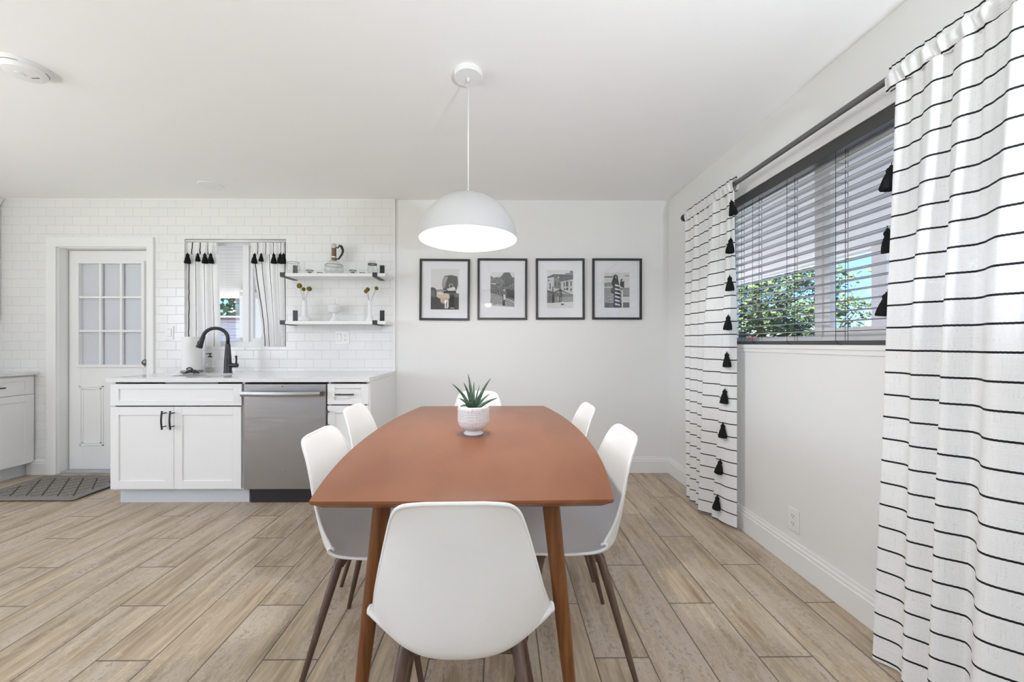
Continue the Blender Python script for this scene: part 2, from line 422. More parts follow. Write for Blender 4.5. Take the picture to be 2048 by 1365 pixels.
# white edge strip where the tile stops, and a thin bead under the ceiling
bm = nb(); bx(bm, TX1-.002, TX1+.012, D-.016, D, .90, CE); struct('trim_1', bm, trim_m)
bm = nb(); bx(bm, LW, TX1, T-.004, T, CE-.012, CE); struct('trim_2', bm, trim_m)

# ---- back door
door = empty('door_1', (0, 0, 0), kind='structure'); door['label'] = 'white back door with a frosted nine-pane window'
casz = at(300, 475.5, T)[1]
dxr = at(309.5, 500, T)[0]
bm = nb()
yy0, yy1 = T-.016, T+.004
bx(bm, dcx0, dx0+.003, yy0, yy1, 0, casz); bx(bm, dx1-.003, dxr, yy0, yy1, 0, casz); bx(bm, dx0, dx1, yy0, yy1, dz1-.003, casz)
bx(bm, dx0-.01, dx0+.010, T, T+.15, 0, dz1+.01); bx(bm, dx1-.010, dx1+.01, T, T+.15, 0, dz1+.01); bx(bm, dx0, dx1, T, T+.15, dz1-.012, dz1+.01)
obj('door_frame', bm, trim_m, door, bevel=.002)
LY = T+.075
bm = nb()
gx0, gz1 = at(160.5, 527.5, LY); gx1, gz0 = at(285, 730, LY)
lx0, lx1 = dx0+.018, dx1-.013
bm2 = nb(); wall_with_holes(bm2, lx0, lx1, LY, LY+.044, .02, dz1-.016, [(gx0, gx1, gz0, gz1)])
# embossed lower panels
for a, b in ((160, 207.5), (233, 282)):
    ax, az = at(a, 772, LY); bx_, bz_ = at(b, 892, LY)
    for q0, q1, dy in ((0, .012, .006), (.022, .034, .005)):
        x0, x1, z0, z1 = ax+q0, bx_-q0, bz_+q0, az-q0; w = q1-q0
        bx(bm2, x0, x1, LY-dy, LY+.001, z1-w, z1); bx(bm2, x0, x1, LY-dy, LY+.001, z0, z0+w)
        bx(bm2, x0, x0+w, LY-dy, LY+.001, z0, z1); bx(bm2, x1-w, x1, LY-dy, LY+.001, z0, z1)
leaf = obj('door_leaf', bm2, trim_m, door, bevel=.0015)
bm.free(); bm = nb()
o0 = .028
bx(bm, gx0-o0, gx1+o0, LY-.014, LY+.002, gz1-.002, gz1+.022); bx(bm, gx0-o0, gx1+o0, LY-.014, LY+.002, gz0-.022, gz0+.002)
bx(bm, gx0-o0, gx0, LY-.014, LY+.002, gz0, gz1); bx(bm, gx1, gx1+o0, LY-.014, LY+.002, gz0, gz1)
for k in (1, 2):
    cx = gx0+(gx1-gx0)*k/3; cz = gz0+(gz1-gz0)*k/3
    bx(bm, cx-.010, cx+.010, LY-.008, LY+.012, gz0, gz1); bx(bm, gx0, gx1, LY-.0085, LY+.012, cz-.010, cz+.010)
obj('glazing_frame', bm, trim_m, leaf, bevel=.0015)
bm = nb(); bx(bm, gx0, gx1, LY+.018, LY+.026, gz0, gz1); obj('frosted_glass', bm, frost, leaf)
kx, kz = at(296, 725, LY)
bm = nb(); kx = lx1-.035
lathe(bm, [(.0, 0), (.026, 0), (.030, .006), (.028, .012), (.012, .016), (.012, .034), (.024, .042), (.028, .056), (.020, .068), (0, .070)], 24)
bmesh.ops.rotate(bm, verts=bm.verts, matrix=Matrix.Rotation(PI/2, 3, 'X')); bmesh.ops.translate(bm, verts=bm.verts, vec=(kx, LY, kz))
obj('door_knob', bm, rod_m, leaf, smooth=True, label='dark pewter knob')
bm = nb(); bx(bm, dx0+.012, dx1-.012, T+.01, T+.14, 0, .018); obj('threshold', bm, mat('grey_threshold', (.45, .46, .47), .5, .3), door, bevel=.003)
bm = nb(); bx(bm, dx0, dx1, T+.16, T+.165, 0, dz1); obj('outer_face', bm, ext_m, door)

# ---- kitchen window
kw = empty('window_2', kind='structure'); kw['label'] = 'small white sliding window over the sink'
KY = T+.085
bm = nb(); fr = .040
bx(bm, kx0, kx0+fr, KY, KY+.07, kz0, kz1); bx(bm, kx1-fr, kx1, KY, KY+.07, kz0, kz1)
bx(bm, kx0+fr, kx1-fr, KY, KY+.07, kz1-fr, kz1); bx(bm, kx0+fr, kx1-fr, KY, KY+.07, kz0, kz0+.0505)
mx0 = at(486, 600, KY)[0]; mx1 = at(498, 600, KY)[0]
bx(bm, mx0, mx1, KY-.004, KY+.065, kz0+.04, kz1-.03)
obj('window_frame', bm, vinyl, kw, bevel=.002)
bm = nb()
sx0, sx1 = mx1-.004, kx1-fr+.004; s = .034
bx(bm, sx0, sx0+s, KY+.010, KY+.04, kz0+.05, kz1-fr); bx(bm, sx1-s, sx1, KY+.010, KY+.04, kz0+.05, kz1-fr)
bx(bm, sx0+s, sx1-s, KY+.010, KY+.04, kz0+.05, kz0+.05+s); bx(bm, sx0+s, sx1-s, KY+.010, KY+.04, kz1-fr-s, kz1-fr)
obj('sliding_sash', bm, vinyl, kw, bevel=.002)
bm = nb(); bx(bm, kx0+fr, mx0, KY+.045, KY+.049, kz0+.05, kz1-fr); bx(bm, sx0+s, sx1-s, KY+.025, KY+.029, kz0+.05+s, kz1-fr-s)
obj('pane', bm, pane_m, kw)
bm = nb(); bx(bm, kx0-.0, kx1, T+.001, KY+.02, kz0-.006, kz0+.006); obj('window_sill', bm, trim_m, kw, bevel=.002)

# ---- right window
rw = empty('window_1', kind='structure'); rw['label'] = 'wide white sliding window in the right wall'
WX = 1.612
bm = nb(); fr = .045
bx(bm, WX, WX+.06, RY0+fr, RY1-fr, RZ0, RZ0+.0455); bx(bm, WX, WX+.06, RY0+fr, RY1-fr, RZ1-fr-.0005, RZ1)
bx(bm, WX, WX+.06, RY0, RY0+fr, RZ0, RZ1); bx(bm, WX, WX+.06, RY1-fr, RY1, RZ0, RZ1)
bx(bm, WX-.005, WX+.055, 1.862, 1.905, RZ0+.03, RZ1-.03)
bx(bm, WX-.005, WX+.055, .98, 1.02, RZ0+.03, RZ1-.03)
obj('window_frame', bm, vinyl, rw, bevel=.002)
bm = nb()
for y0, y1 in ((1.015, 1.868),):
    q = .038; z0, z1 = RZ0+.045, RZ1-fr
    bx(bm, WX+.008, WX+.036, y0, y0+q, z0, z1); bx(bm, WX+.008, WX+.036, y1-q, y1, z0, z1)
    bx(bm, WX+.008, WX+.036, y0+q, y1-q, z0, z0+q); bx(bm, WX+.008, WX+.036, y0+q, y1-q, z1-q, z1)
obj('sliding_sash', bm, vinyl, rw, bevel=.002)
bm = nb()
bx(bm, WX+.040, WX+.044, 1.905, RY1-fr, RZ0+.045, RZ1-fr); bx(bm, WX+.020, WX+.024, 1.053, 1.83, RZ0+.083, RZ1-fr-.038); bx(bm, WX+.040, WX+.044, RY0+fr, .98, RZ0+.045, RZ1-fr)
obj('pane', bm, pane_m, rw)
bm = nb(); bx(bm, RW-.012, WX, RY0-.01, RY1+.01, RZ0-.022, RZ0-.002); bx(bm, RW-.006, RW+.004, RY0, RY1, RZ0-.045, RZ0-.020)
obj('window_sill', bm, trim_m, rw, bevel=.003)
# rear window and glass door (behind the camera)
for k, (x0, x1, z0, z1) in enumerate(((-4.4, -2.4, .75, 1.95), (-1.6, -.5, 0, 1.98))):
    rr = empty('window_%d' % (k+3), kind='structure')
    bm = nb(); q = .06
    bx(bm, x0, x1, REAR-.10, REAR-.05, z0, z0+q); bx(bm, x0, x1, REAR-.10, REAR-.05, z1-q, z1)
    for a in (x0, (x0+x1)/2-q/2, x1-q): bx(bm, a, a+q, REAR-.10, REAR-.05, z0, z1)
    obj('window_frame', bm, vinyl, rr)
    bm = nb(); bx(bm, x0+.02, x1-.02, REAR-.08, REAR-.076, z0+.02, z1-.02); obj('pane', bm, pane_m, rr)

# ================================================================== base cabinets, countertop, dishwasher
def shaker(bm, x0, x1, z0, z1, y, rail=.058, th=.019, rec=.008):
    """front facing -Y, outer face at y"""
    if z1-z0 < .2: rv = rail*.62
    else: rv = rail
    bx(bm, x0, x1, y+rec, y+th, z0, z1)
    bx(bm, x0, x0+rail, y, y+rec+.001, z0, z1); bx(bm, x1-rail, x1, y, y+rec+.001, z0, z1)
    bx(bm, x0+rail, x1-rail, y, y+rec+.001, z0, z0+rv); bx(bm, x0+rail, x1-rail, y, y+rec+.001, z1-rv, z1)
def pull(bm, p0, p1, out, r=.0055):
    """bar pull between two points, standing off along vector out"""
    p0, p1, out = Vector(p0), Vector(p1), Vector(out)
    pts = [p0.lerp(p1, k/8)+out*(1+.22*math.sin(PI*k/8)) for k in range(9)]
    tube(bm, pts, r, 8)
    for k in (.14, .86):
        q = p0.lerp(p1, k); tube(bm, [q, q+out*1.05], r*.75, 8)
FY = 2.685                       # face of the door fronts
def zz(py, Y=FY): return H-(py-CY)/F*(Y-.018)
cxs = [at(220.5, 800, FY)[0], at(483, 800, FY)[0], at(653.5, 800, FY)[0], at(737, 800, FY)[0]]
CT0, CT1 = .884, .914
# sink cabinet
sc = empty('base_cabinet', ((cxs[0]+cxs[1])/2, FY, 0), label='white two-door sink cabinet under the faucet, left of the dishwasher', cat='cabinet')
def wobj(name, bm, m, parent, **k): return obj(name, bm, m, parent, world=True, **k)
def carcass(bm, x0, x1):
    y0, y1 = FY+.02, T-.005; w = .018
    bx(bm, x0, x0+w, y0, y1, .11, CT0-.002); bx(bm, x1-w, x1, y0, y1, .11, CT0-.002)
    bx(bm, x0+w, x1-w, y0, y1, .11, .128); bx(bm, x0+w, x1-w, y1-.01, y1, .128, CT0-.002)
    bx(bm, x0+w, x1-w, y0, y0+.018, .128, .16)
    bx(bm, x0, x1, FY+.075, y1, .0, .11)
bm = nb(); carcass(bm, cxs[0], cxs[1]+.011); wobj('carcass', bm, cab_m, sc)
bm = nb(); bx(bm, cxs[0]+.006, cxs[1]+.0115, FY+.066, FY+.0745, 0, .108); wobj('toe_kick', bm, kick_m, sc)
ztop, zmid0, zmid1, zbot = zz(768.5), zz(812), zz(814.5), zz(979)
bm = nb(); shaker(bm, cxs[0], cxs[1], zmid0, ztop, FY); wobj('false_drawer_front', bm, cab_m, sc, bevel=.0015)
mxd = at(347.5, 800, FY)[0]
for k, (a, b) in enumerate(((cxs[0], mxd-.0015), (mxd+.0015, cxs[1]-.004))):
    bm = nb(); shaker(bm, a, b, zbot, zmid1, FY); dd = wobj('door', bm, cab_m, sc, bevel=.0015)
    hx = at(332 if k == 0 else 348.5, 830, FY)[0]
    bm = nb(); pull(bm, (hx, FY, zz(821)), (hx, FY, zz(858)), (0, -.032, 0)); obj('handle', bm, black_m, dd, smooth=True, label='black bar handle')
# drawer cabinet
dc = empty('base_cabinet', ((cxs[2]+cxs[3])/2, FY, 0), label='narrow white drawer cabinet at the right end of the counter', cat='cabinet')
bm = nb(); carcass(bm, cxs[2]+.004, cxs[3]-.002); wobj('carcass', bm, cab_m, dc)
bm = nb(); bx(bm, cxs[2]+.004, cxs[3]-.002, FY+.066, FY+.0745, 0, .108); wobj('toe_kick', bm, kick_m, dc)
bm = nb(); shaker(bm, cxs[2]+.004, cxs[3]-.001, zz(810), ztop, FY, .052); dr = wobj('drawer', bm, cab_m, dc, bevel=.0015)
hx0, hx1 = at(673.5, 789, FY)[0], at(711, 789, FY)[0]
bm = nb(); pull(bm, (hx0, FY, zz(789)), (hx1, FY, zz(789)), (0, -.030, 0)); obj('handle', bm, black_m, dr, smooth=True, label='black bar handle')
bm = nb(); shaker(bm, cxs[2]+.004, cxs[3]-.001, zbot, zz(812.5), FY, .052); dr = wobj('door', bm, cab_m, dc, bevel=.0015)
hx = at(658.5, 789, FY)[0]
bm = nb(); pull(bm, (hx, FY, zz(819)), (hx, FY, zz(856)), (0, -.030, 0)); obj('handle', bm, black_m, dr, smooth=True, label='black bar handle')
bm = nb(); bx(bm, cxs[3]-.001, cxs[3]+.010, FY+.012, T-.001, 0, CT0-.002); wobj('end_panel', bm, cab_m, dc)
# countertop with the sink cut-out
ctl = at(211, 760, FY-.02)[0]; ctr = at(738.5, 760, FY-.02)[0]; CFY = 2.664
SX0, SX1, SY0, SY1 = -2.47, -2.085, 2.79, 3.06
ct = empty('countertop', ((ctl+ctr)/2, CFY, CT1), label='long white quartz countertop over the sink cabinet and dishwasher', cat='countertop')
bm = nb()
bx(bm, ctl, SX0, CFY, T-.001, CT0, CT1); bx(bm, SX1, ctr, CFY, T-.001, CT0, CT1)
bx(bm, SX0, SX1, CFY, SY0, CT0, CT1); bx(bm, SX0, SX1, SY1, T-.001, CT0, CT1)
wobj('slab', bm, quartz, ct)
bm = nb(); e = .004
def basin(bm, x0, x1, y0, y1, z0, z1, w=.004):
    bx(bm, x0, x1, y0, y1, z0, z0+w)
    bx(bm, x0, x0+w, y0, y1, z0, z1); bx(bm, x1-w, x1, y0, y1, z0, z1); bx(bm, x0, x1, y0, y0+w, z0, z1); bx(bm, x0, x1, y1-w, y1, z0, z1)
basin(bm, SX0-.004, SX1+.004, SY0-.004, SY1+.004, .70, CT0)
wobj('sink_bowl', bm, steel, ct)
# dishwasher
dwx0, dwx1 = cxs[1]+.012, cxs[2]+.001
DWY = FY-.004
dw = empty('dishwasher', ((dwx0+dwx1)/2, DWY, 0), label='stainless steel dishwasher between the sink cabinet and the drawer cabinet', cat='dishwasher')
bm = nb(); bx(bm, dwx0+.006, dwx1-.004, DWY, DWY+.045, .118, .868); wobj('door', bm, steel, dw, bevel=.004)
bm = nb(); bx(bm, dwx0+.004, dwx1-.004, DWY+.045, T-.02, .10, .872); wobj('tub', bm, dark_void, dw)
bm = nb(); bx(bm, dwx0+.02, dwx1-.004, DWY+.06, DWY+.075, .0, .105); wobj('toe_kick', bm, mat('black_plastic_kick', (.02, .02, .025), .35), dw)
zc = zz(787, DWY)-.002
bm = nb(); n = 14; pts = []
hw0, hw1 = dwx0+.012, dwx1-.028
for k in range(n+1):
    t = k/n; pts.append((hw0+(hw1-hw0)*t, DWY-.038-.022*math.sin(PI*t), zc))
rings = []
for p in pts:
    rings.append([bm.verts.new((p[0], p[1]+a, p[2]+b)) for a, b in ((-.006, -.017), (.006, -.019), (.010, 0), (.006, .019), (-.006, .017), (-.010, 0))])
for a, b in zip(rings, rings[1:]):
    for i in range(6): bm.faces.new((a[i], a[(i+1) % 6], b[(i+1) % 6], b[i]))
for r in (rings[0], rings[-1]): bm.faces.new(r)
for q in (hw0+.012, hw1-.012): bx(bm, q-.010, q+.010, DWY-.042, DWY+.001, zc-.014, zc+.014)
wobj('handle', bm, steel, dw)
lgx, lgz = at(566.5, 943, DWY)
bm = nb(); lathe(bm, [(0, 0), (.0165, 0), (.0165, .0012), (0, .0012)], 28)
bmesh.ops.rotate(bm, verts=bm.verts, matrix=Matrix.Rotation(PI/2, 3, 'X')); bmesh.ops.translate(bm, verts=bm.verts, vec=(lgx, DWY, lgz))
badge = wobj('badge', bm, mat('grey_badge', (.22, .22, .22), .3, .9), dw)
def text_mesh(txt, size, mtx, m, parent, name='lettering'):
    cu = bpy.data.curves.new('t', 'FONT'); cu.body = txt; cu.size = size; cu.align_x = 'CENTER'; cu.align_y = 'CENTER'; cu.extrude = size*.03
    to = bpy.data.objects.new('t', cu); COL.objects.link(to)
    bpy.context.view_layer.update()
    me = bpy.data.meshes.new_from_object(to.evaluated_get(bpy.context.evaluated_depsgraph_get()))
    bpy.data.objects.remove(to); bpy.data.curves.remove(cu)
    me.transform(mtx); me.materials.clear(); me.materials.append(m)
    o = bpy.data.objects.new(name, me); COL.objects.link(o)
    if parent: o.parent = parent
    return o
text_mesh('GE', .017, Matrix.Translation((lgx, DWY-.0016, lgz)) @ Matrix.Rotation(PI/2, 4, 'X'), chrome, badge)
bm = nb(); tube(bm, [(lgx+.0145*math.cos(a), DWY-.0016, lgz+.0145*math.sin(a)) for a in [2*PI*k/24 for k in range(25)]], .0008, 6); obj('ring', bm, chrome, badge, smooth=True)
ux, uz = at(565, 773.5, DWY); bm = nb(); bx(bm, ux-.007, ux+.007, DWY-.0012, DWY, uz-.0022, uz+.0022); wobj('indicator', bm, dark_void, dw)

# left-hand cabinet run along the left wall
LX = -4.10
lc = empty('base_cabinet', (LX, 3.0, 0), label='white base cabinet against the left wall, left of the back door', cat='cabinet')
def shaker_x(bm, y0, y1, z0, z1, x, rail=.058, th=.019, rec=.008):
    rv = rail*.62 if z1-z0 < .2 else rail
    bx(bm, x-th, x-rec, y0, y1, z0, z1)
    bx(bm, x-rec-.001, x, y0, y0+rail, z0, z1); bx(bm, x-rec-.001, x, y1-rail, y1, z0, z1)
    bx(bm, x-rec-.001, x, y0+rail, y1-rail, z0, z0+rv); bx(bm, x-rec-.001, x, y0+rail, y1-rail, z1-rv, z1)
Y0, Y1 = 2.80, T-.002
bm = nb(); bx(bm, LW+.001, LX-.02, Y0, Y1, .11, CT0-.001); bx(bm, LW+.001, LX-.085, Y0, Y1, 0, .11); wobj('carcass', bm, cab_m, lc)
bm = nb(); bx(bm, LX-.085, LX-.077, Y0, Y1, 0, .11); wobj('toe_kick', bm, kick_m, lc)
bm = nb(); shaker_x(bm, Y0+.003, Y1-.012, .716, .868, LX); dr = wobj('drawer', bm, cab_m, lc, bevel=.0015)
bm = nb(); pull(bm, (LX, 2.99, .79), (LX, 3.115, .79), (.030, 0, 0)); obj('handle', bm, black_m, dr, smooth=True, label='black bar handle')
bm = nb(); shaker_x(bm, Y0+.003, Y1-.012, .117, .712, LX); dr = wobj('door', bm, cab_m, lc, bevel=.0015)
bm = nb(); pull(bm, (LX, 2.84, .56), (LX, 2.84, .69), (.030, 0, 0)); obj('handle', bm, black_m, dr, smooth=True, label='black bar handle')
bm = nb(); bx(bm, LW+.001, LX+.026, Y0-.02, T-.001, CT0, CT1)
tag(obj('countertop', bm, quartz, bevel=.002), 'short white quartz countertop on the cabinet at the left wall', 'countertop')
UX = at(2.5, 500, T)[0]
uc = empty('wall_cabinet', (UX, 3.0, 1.37), label='white upper cabinet hung on the left wall, only its edge showing', cat='cabinet')
uz0 = at(2, 640, T)[1]
bm = nb(); bx(bm, LW+.001, UX-.02, 2.8, T-.001, uz0, CE-.06); wobj('carcass', bm, cab_m, uc)
bm = nb(); shaker_x(bm, 2.803, T-.004, uz0, CE-.065, UX); wobj('door', bm, cab_m, uc, bevel=.0015)
bm = nb(); prism(bm, [(LW+.001, CE-.06), (UX+.004, CE-.06), (UX+.012, CE-.04), (UX+.030, CE-.015), (UX+.034, CE-.001), (LW+.001, CE-.001)], 'y', 2.8, T-.006); wobj('crown_moulding', bm, cab_m, uc)

# ================================================================== faucet and things on the counter
fx_, _ = at(454, 740, 3.11)
fa = empty('kitchen_faucet', (fx_, 3.12, CT1), label='tall black gooseneck faucet behind the sink', cat='faucet')
bm = nb()
lathe(bm, [(0, 0), (.031, 0), (.031, .006), (.0285, .012), (.0275, .08), (.022, .17), (.0165, .24), (0, .241)], 28); obj('body', bm, black_m, fa, smooth=True, auto=40)
bm = nb(); pts = [(0, 0, .235)]
for k in range(0, 19):
    a = math.radians(k*9.6); pts.append((-.083+.083*math.cos(a), -.05*(1-math.cos(a))*.5, .285+.083*math.sin(a)))
tube(bm, pts, .0135, 14); obj('spout', bm, black_m, fa, smooth=True)
p_end = Vector(pts[-1]); dirn = (p_end-Vector(pts[-3])).normalized()
bm = nb(); tube(bm, [p_end-dirn*.01, p_end+dirn*.03, p_end+dirn*.085, p_end+dirn*.092], [.0145, .017, .0235, .021], 18)
tube(bm, [p_end+dirn*.03+Vector((-.014, 0, 0)), p_end+dirn*.05+Vector((-.022, 0, 0)), p_end+dirn*.06+Vector((-.02, 0, 0))], [.007, .009, .004], 8)
obj('spray_head', bm, black_m, fa, smooth=True, auto=40)
bm = nb(); tube(bm, [(.02, 0, .062), (.078, 0, .062)], [.018, .018], 16); tube(bm, [(.068, 0, .07), (.070, 0, .115), (.067, 0, .142)], [.007, .007, .009], 10)
obj('lever', bm, black_m, fa, smooth=True, auto=40)
# paper towel roll
tx, _ = at(384.5, 700, 3.22)
pt = empty('paper_towel_holder', (tx, 3.22, CT1), label='white paper towel roll standing on its base left of the faucet', cat='paper towel')
bm = nb(); lathe(bm, [(0, 0), (.078, 0), (.080, .004), (.078, .012), (.02, .014), (0, .014)], 36); obj('base', bm, steel, pt, smooth=True, auto=40)
bm = nb(); lathe(bm, [(.019, .016), (.068, .016), (.070, .022), (.070, .296), (.068, .300), (.019, .300)], 48, cap=False)
lathe(bm, [(.019, .300), (.019, .016)], 24, cap=False)
obj('roll', bm, mat('paper_towel', (.86, .86, .85), .95, spec=.05), pt, smooth=True, auto=40)
bm = nb(); lathe(bm, [(0, .012), (.006, .012), (.006, .296), (0, .298)], 12); obj('rod', bm, black_m, pt, smooth=True)
# soap dispenser
tx, _ = at(420, 700, 3.17)
sd = empty('soap_dispenser', (tx, 3.17, CT1), label='clear glass soap bottle with black pump between roll and faucet', cat='soap dispenser')
bm = nb(); lathe(bm, [(0, .002), (.030, 0), (.034, .006), (.034, .075), (.030, .090), (.016, .105), (.014, .125), (.014, .128)], 28, cap=False); obj('bottle', bm, ware_m, sd, smooth=True)
bm = nb(); lathe(bm, [(0, .004), (.031, .004), (.031, .040), (0, .040)], 24); obj('liquid', bm, glassy('soap_liquid', (.86, .85, .82), .6), sd, smooth=True, auto=40)
bm = nb(); lathe(bm, [(0, .126), (.015, .126), (.015, .138), (.005, .140), (.005, .152), (.013, .153), (.013, .162), (0, .163)], 16); tube(bm, [(0, 0, .158), (-.03, -.01, .156)], .0035, 8); obj('pump', bm, black_m, sd, smooth=True, auto=40)
# small black strainer bits on the counter
tx, _ = at(381, 740, 3.02)
bt = empty('sink_strainer', (tx, 3.02, CT1), label='small crumpled black rubber strainer lying in front of the paper towels', cat='strainer')
bm = nb()
tube(bm, [(-.055, 0, .006), (-.03, 0, .012), (-.012, 0, .024), (.006, 0, .022), (.022, 0, .026)], [.005, .010, .013, .014, .008], 10)
tube(bm, [(.012+.022*math.cos(a)-.02, 0, .034+.014*math.sin(a)) for a in [PI*k/8 for k in range(9)]], .006, 8)
obj('body', bm, black_m, bt, smooth=True)
bm = nb(); tube(bm, [(.018, 0, .02), (.034, -.004, .026), (.05, 0, .014), (.066, .004, .006)], [.007, .010, .008, .004], 8); tube(bm, [(.036+.012*math.cos(a), -.008, .016+.010*math.sin(a)) for a in [2*PI*k/10 for k in range(11)]], .004, 6)
obj('strap', bm, black_m, bt, smooth=True)

# ================================================================== wall plates
def plate(name, w, h, kinds, label, cat, loc, rot=0):
    e = empty(name, loc, rot, label=label, cat=cat)
    bm = nb(); bx(bm, -w/2, w/2, -.006, 0, -h/2, h/2); obj('cover_plate', bm, trim_m, e, bevel=.0015)
    for kx_, kind in kinds:
        if kind == 'switch':
            bm = nb(); bx(bm, kx_-.0165, kx_+.0165, -.0085, -.005, -.033, .033); obj('rocker', bm, trim_m, e, bevel=.001)
            bm = nb()
            for q in (-1, 1): bx(bm, kx_+q*.0175-.0008, kx_+q*.0175+.0008, -.0066, -.0055, -.034, .034); bx(bm, kx_-.0175, kx_+.0175, -.0066, -.0055, q*.034-.0008, q*.034+.0008)
            obj('rocker_gap', bm, mat('grey_gap', (.25, .25, .25), .6) if 'grey_gap' not in MATS else MATS['grey_gap'], e)
        else:
            for zc_ in (-.0195, .0195):
                bm = nb(); lathe(bm, [(0, 0), (.0165, 0), (.0165, .0022), (0, .0022)], 24); bmesh.ops.rotate(bm, verts=bm.verts, matrix=Matrix.Rotation(PI/2, 3, 'X')); bmesh.ops.translate(bm, verts=bm.verts, vec=(kx_, -.0058, zc_))
                so = obj('socket', bm, trim_m, e)
                bm = nb(); bx(bm, kx_-.0075, kx_-.0052, -.0086, -.0078, zc_, zc_+.008); bx(bm, kx_+.0052, kx_+.0075, -.0086, -.0078, zc_, zc_+.008)
                bx(bm, kx_-.0022, kx_+.0022, -.0086, -.0078, zc_-.010, zc_-.006); obj('slot', bm, dark_void, so)
    return e
x, z = at(339.8, 666, T); plate('light_switch', .072, .117, [(0, 'switch')], 'white rocker light switch on the tile beside the back door', 'light switch', (x, T, z))
x, z = at(685, 676, T); plate('switch_and_outlet', .122, .117, [(-.027, 'switch'), (.027, 'outlet')], 'white combined switch and outlet plate under the floating shelves', 'outlet', (x, T, z))
yy = RW*F/(1592-1000); plate('wall_outlet', .072, .117, [(0, 'outlet')], 'white double outlet low on the right wall between the curtains', 'outlet', (RW, yy, H-(1042.5-CY)/F*yy), -PI/2)

# ================================================================== shelves
SH0, SH1 = -1.838, at(784.5, 600, T)[0]
SFY = T-.195
def shelf(py_top, label, ztop_):
    e = empty('floating_shelf', ((SH0+SH1)/2, T-.1, ztop_), label=label, cat='shelf')
    bm = nb(); bx(bm, SH0, SH1, SFY, T-.001, ztop_-.026, ztop_); wobj('board', bm, trim_m, e, bevel=.0015)
    for xa in (SH0+.001, at(764.5, 600, T)[0]-.020):
        bm = nb(); w = .040
        bx(bm, xa, xa+w, T-.004, T-.0005, ztop_, ztop_+.105)
        bx(bm, xa, xa+w, SFY-.004, T-.001, ztop_-.031, ztop_-.0265)
        bx(bm, xa, xa+w, SFY-.005, SFY-.0005, ztop_-.031, ztop_+.006)
        wobj('bracket', bm, black_m, e, label='black steel bracket')
    return e
SZ1 = H-(546.7-CY)/F*(SFY-.01); SZ2 = H-(642.4-CY)/F*(SFY-.01)
shelf(0, 'upper white floating shelf on black brackets beside the kitchen window', SZ1)
shelf(0, 'lower white floating shelf on black brackets, over the outlet', SZ2)
SYm = T-.095
def sx(px): return at(px, 600, SYm)[0]
def shelfobj(name, px, z, label, cat, group=None, dy=0): return empty(name, (sx(px), SYm+dy, z), label=label, cat=cat, group=group)
# round glass bowl
o = shelfobj('glass_bowl', 586.5, SZ1, 'round clear glass bowl at the left end of the upper shelf', 'glass bowl')
bm = nb(); lathe(bm, [(0, .001), (.028, .001), (.044, .014), (.055, .040), (.057, .062), (.052, .085), (.046, .102), (.046, .108)], 36, cap=False); obj('bowl', bm, ware_m, o, smooth=True)
bm = nb(); lathe(bm, [(.0455, .107), (.048, .107), (.048, .1095), (.0455, .1095), (.0455, .107)], 36, cap=False); obj('rim', bm, ware_rim, o, smooth=True)
# carafe
o = shelfobj('coffee_carafe', 668, SZ1, 'glass coffee carafe with copper neck and black handle on upper shelf', 'carafe')
bm = nb(); lathe(bm, [(0, .001), (.045, .001), (.066, .012), (.078, .040), (.076, .070), (.060, .100), (.036, .122), (.020, .135), (.019, .145)], 40, cap=False); obj('flask', bm, ware_m, o, smooth=True)
bm = nb(); lathe(bm, [(.0735, .083), (.0752, .083), (.0752, .0865), (.0735, .0865), (.0735, .083)], 40, cap=False); obj('ring', bm, ware_rim, o, smooth=True)
bm = nb(); lathe(bm, [(0, .128), (.021, .128), (.0205, .15), (.0195, .152), (.0195, .236), (0, .237)], 28); obj('neck', bm, copper, o, smooth=True, auto=40)
bm = nb(); lathe(bm, [(0, .150), (.022, .150), (.022, .160), (0, .161)], 28); obj('band', bm, chrome, o, smooth=True, auto=40)
bm = nb(); lathe(bm, [(0, .232), (.0215, .232), (.0215, .244), (.021, .248), (.0205, .266), (.015, .273), (0, .274)], 28); obj('collar', bm, chrome, o, smooth=True, auto=40)
bm = nb(); tube(bm, [(.018, 0, .240), (.034, 0, .238), (.050, 0, .258), (.062, 0, .250), (.074, 0, .225), (.076, 0, .205), (.068, 0, .180), (.052, 0, .158), (.040, 0, .140), (.022, 0, .140)], [.005, .006, .008, .012, .011, .010, .009, .008, .008, .005], 12, flat=.8); obj('handle', bm, black_m, o, smooth=True)
# four low glass dishes
def dish(px, r, h, label, dy):
    o = shelfobj('glass_dish', px, SZ1, label, 'glass dish', 'low glass dishes on the upper shelf', dy)
    bm = nb(); lathe(bm, [(0, .001), (r*.7, .001), (r*.95, h*.4), (r*.98, h*.85), (r*.8, h)], 28, cap=False); obj('bowl', bm, ware_m, o, smooth=True)
    bm = nb(); lathe(bm, [(r*.76, h-.003), (r*.86, h-.003), (r*.86, h+.002), (r*.76, h+.002), (r*.76, h-.003)], 28, cap=False); lathe(bm, [(r*.28, h*.45), (r*.5, h*.45), (r*.5, h*.58), (r*.28, h*.58), (r*.28, h*.45)], 20, cap=False); obj('rim', bm, ware_rim, o, smooth=True)
dish(623, .033, .036, 'low glass dish on upper shelf, just right of the round bowl', -.03)
dish(640, .028, .020, 'shallow glass dish on upper shelf touching the carafe left side', 0)
dish(708.5, .033, .036, 'low glass dish on upper shelf, first right of the carafe', -.03)
dish(725, .028, .020, 'shallow glass dish on upper shelf, just left of the jar', 0)
o = shelfobj('glass_jar', 745, SZ1, 'clear glass jar with dark metal collar at right of upper shelf', 'jar')
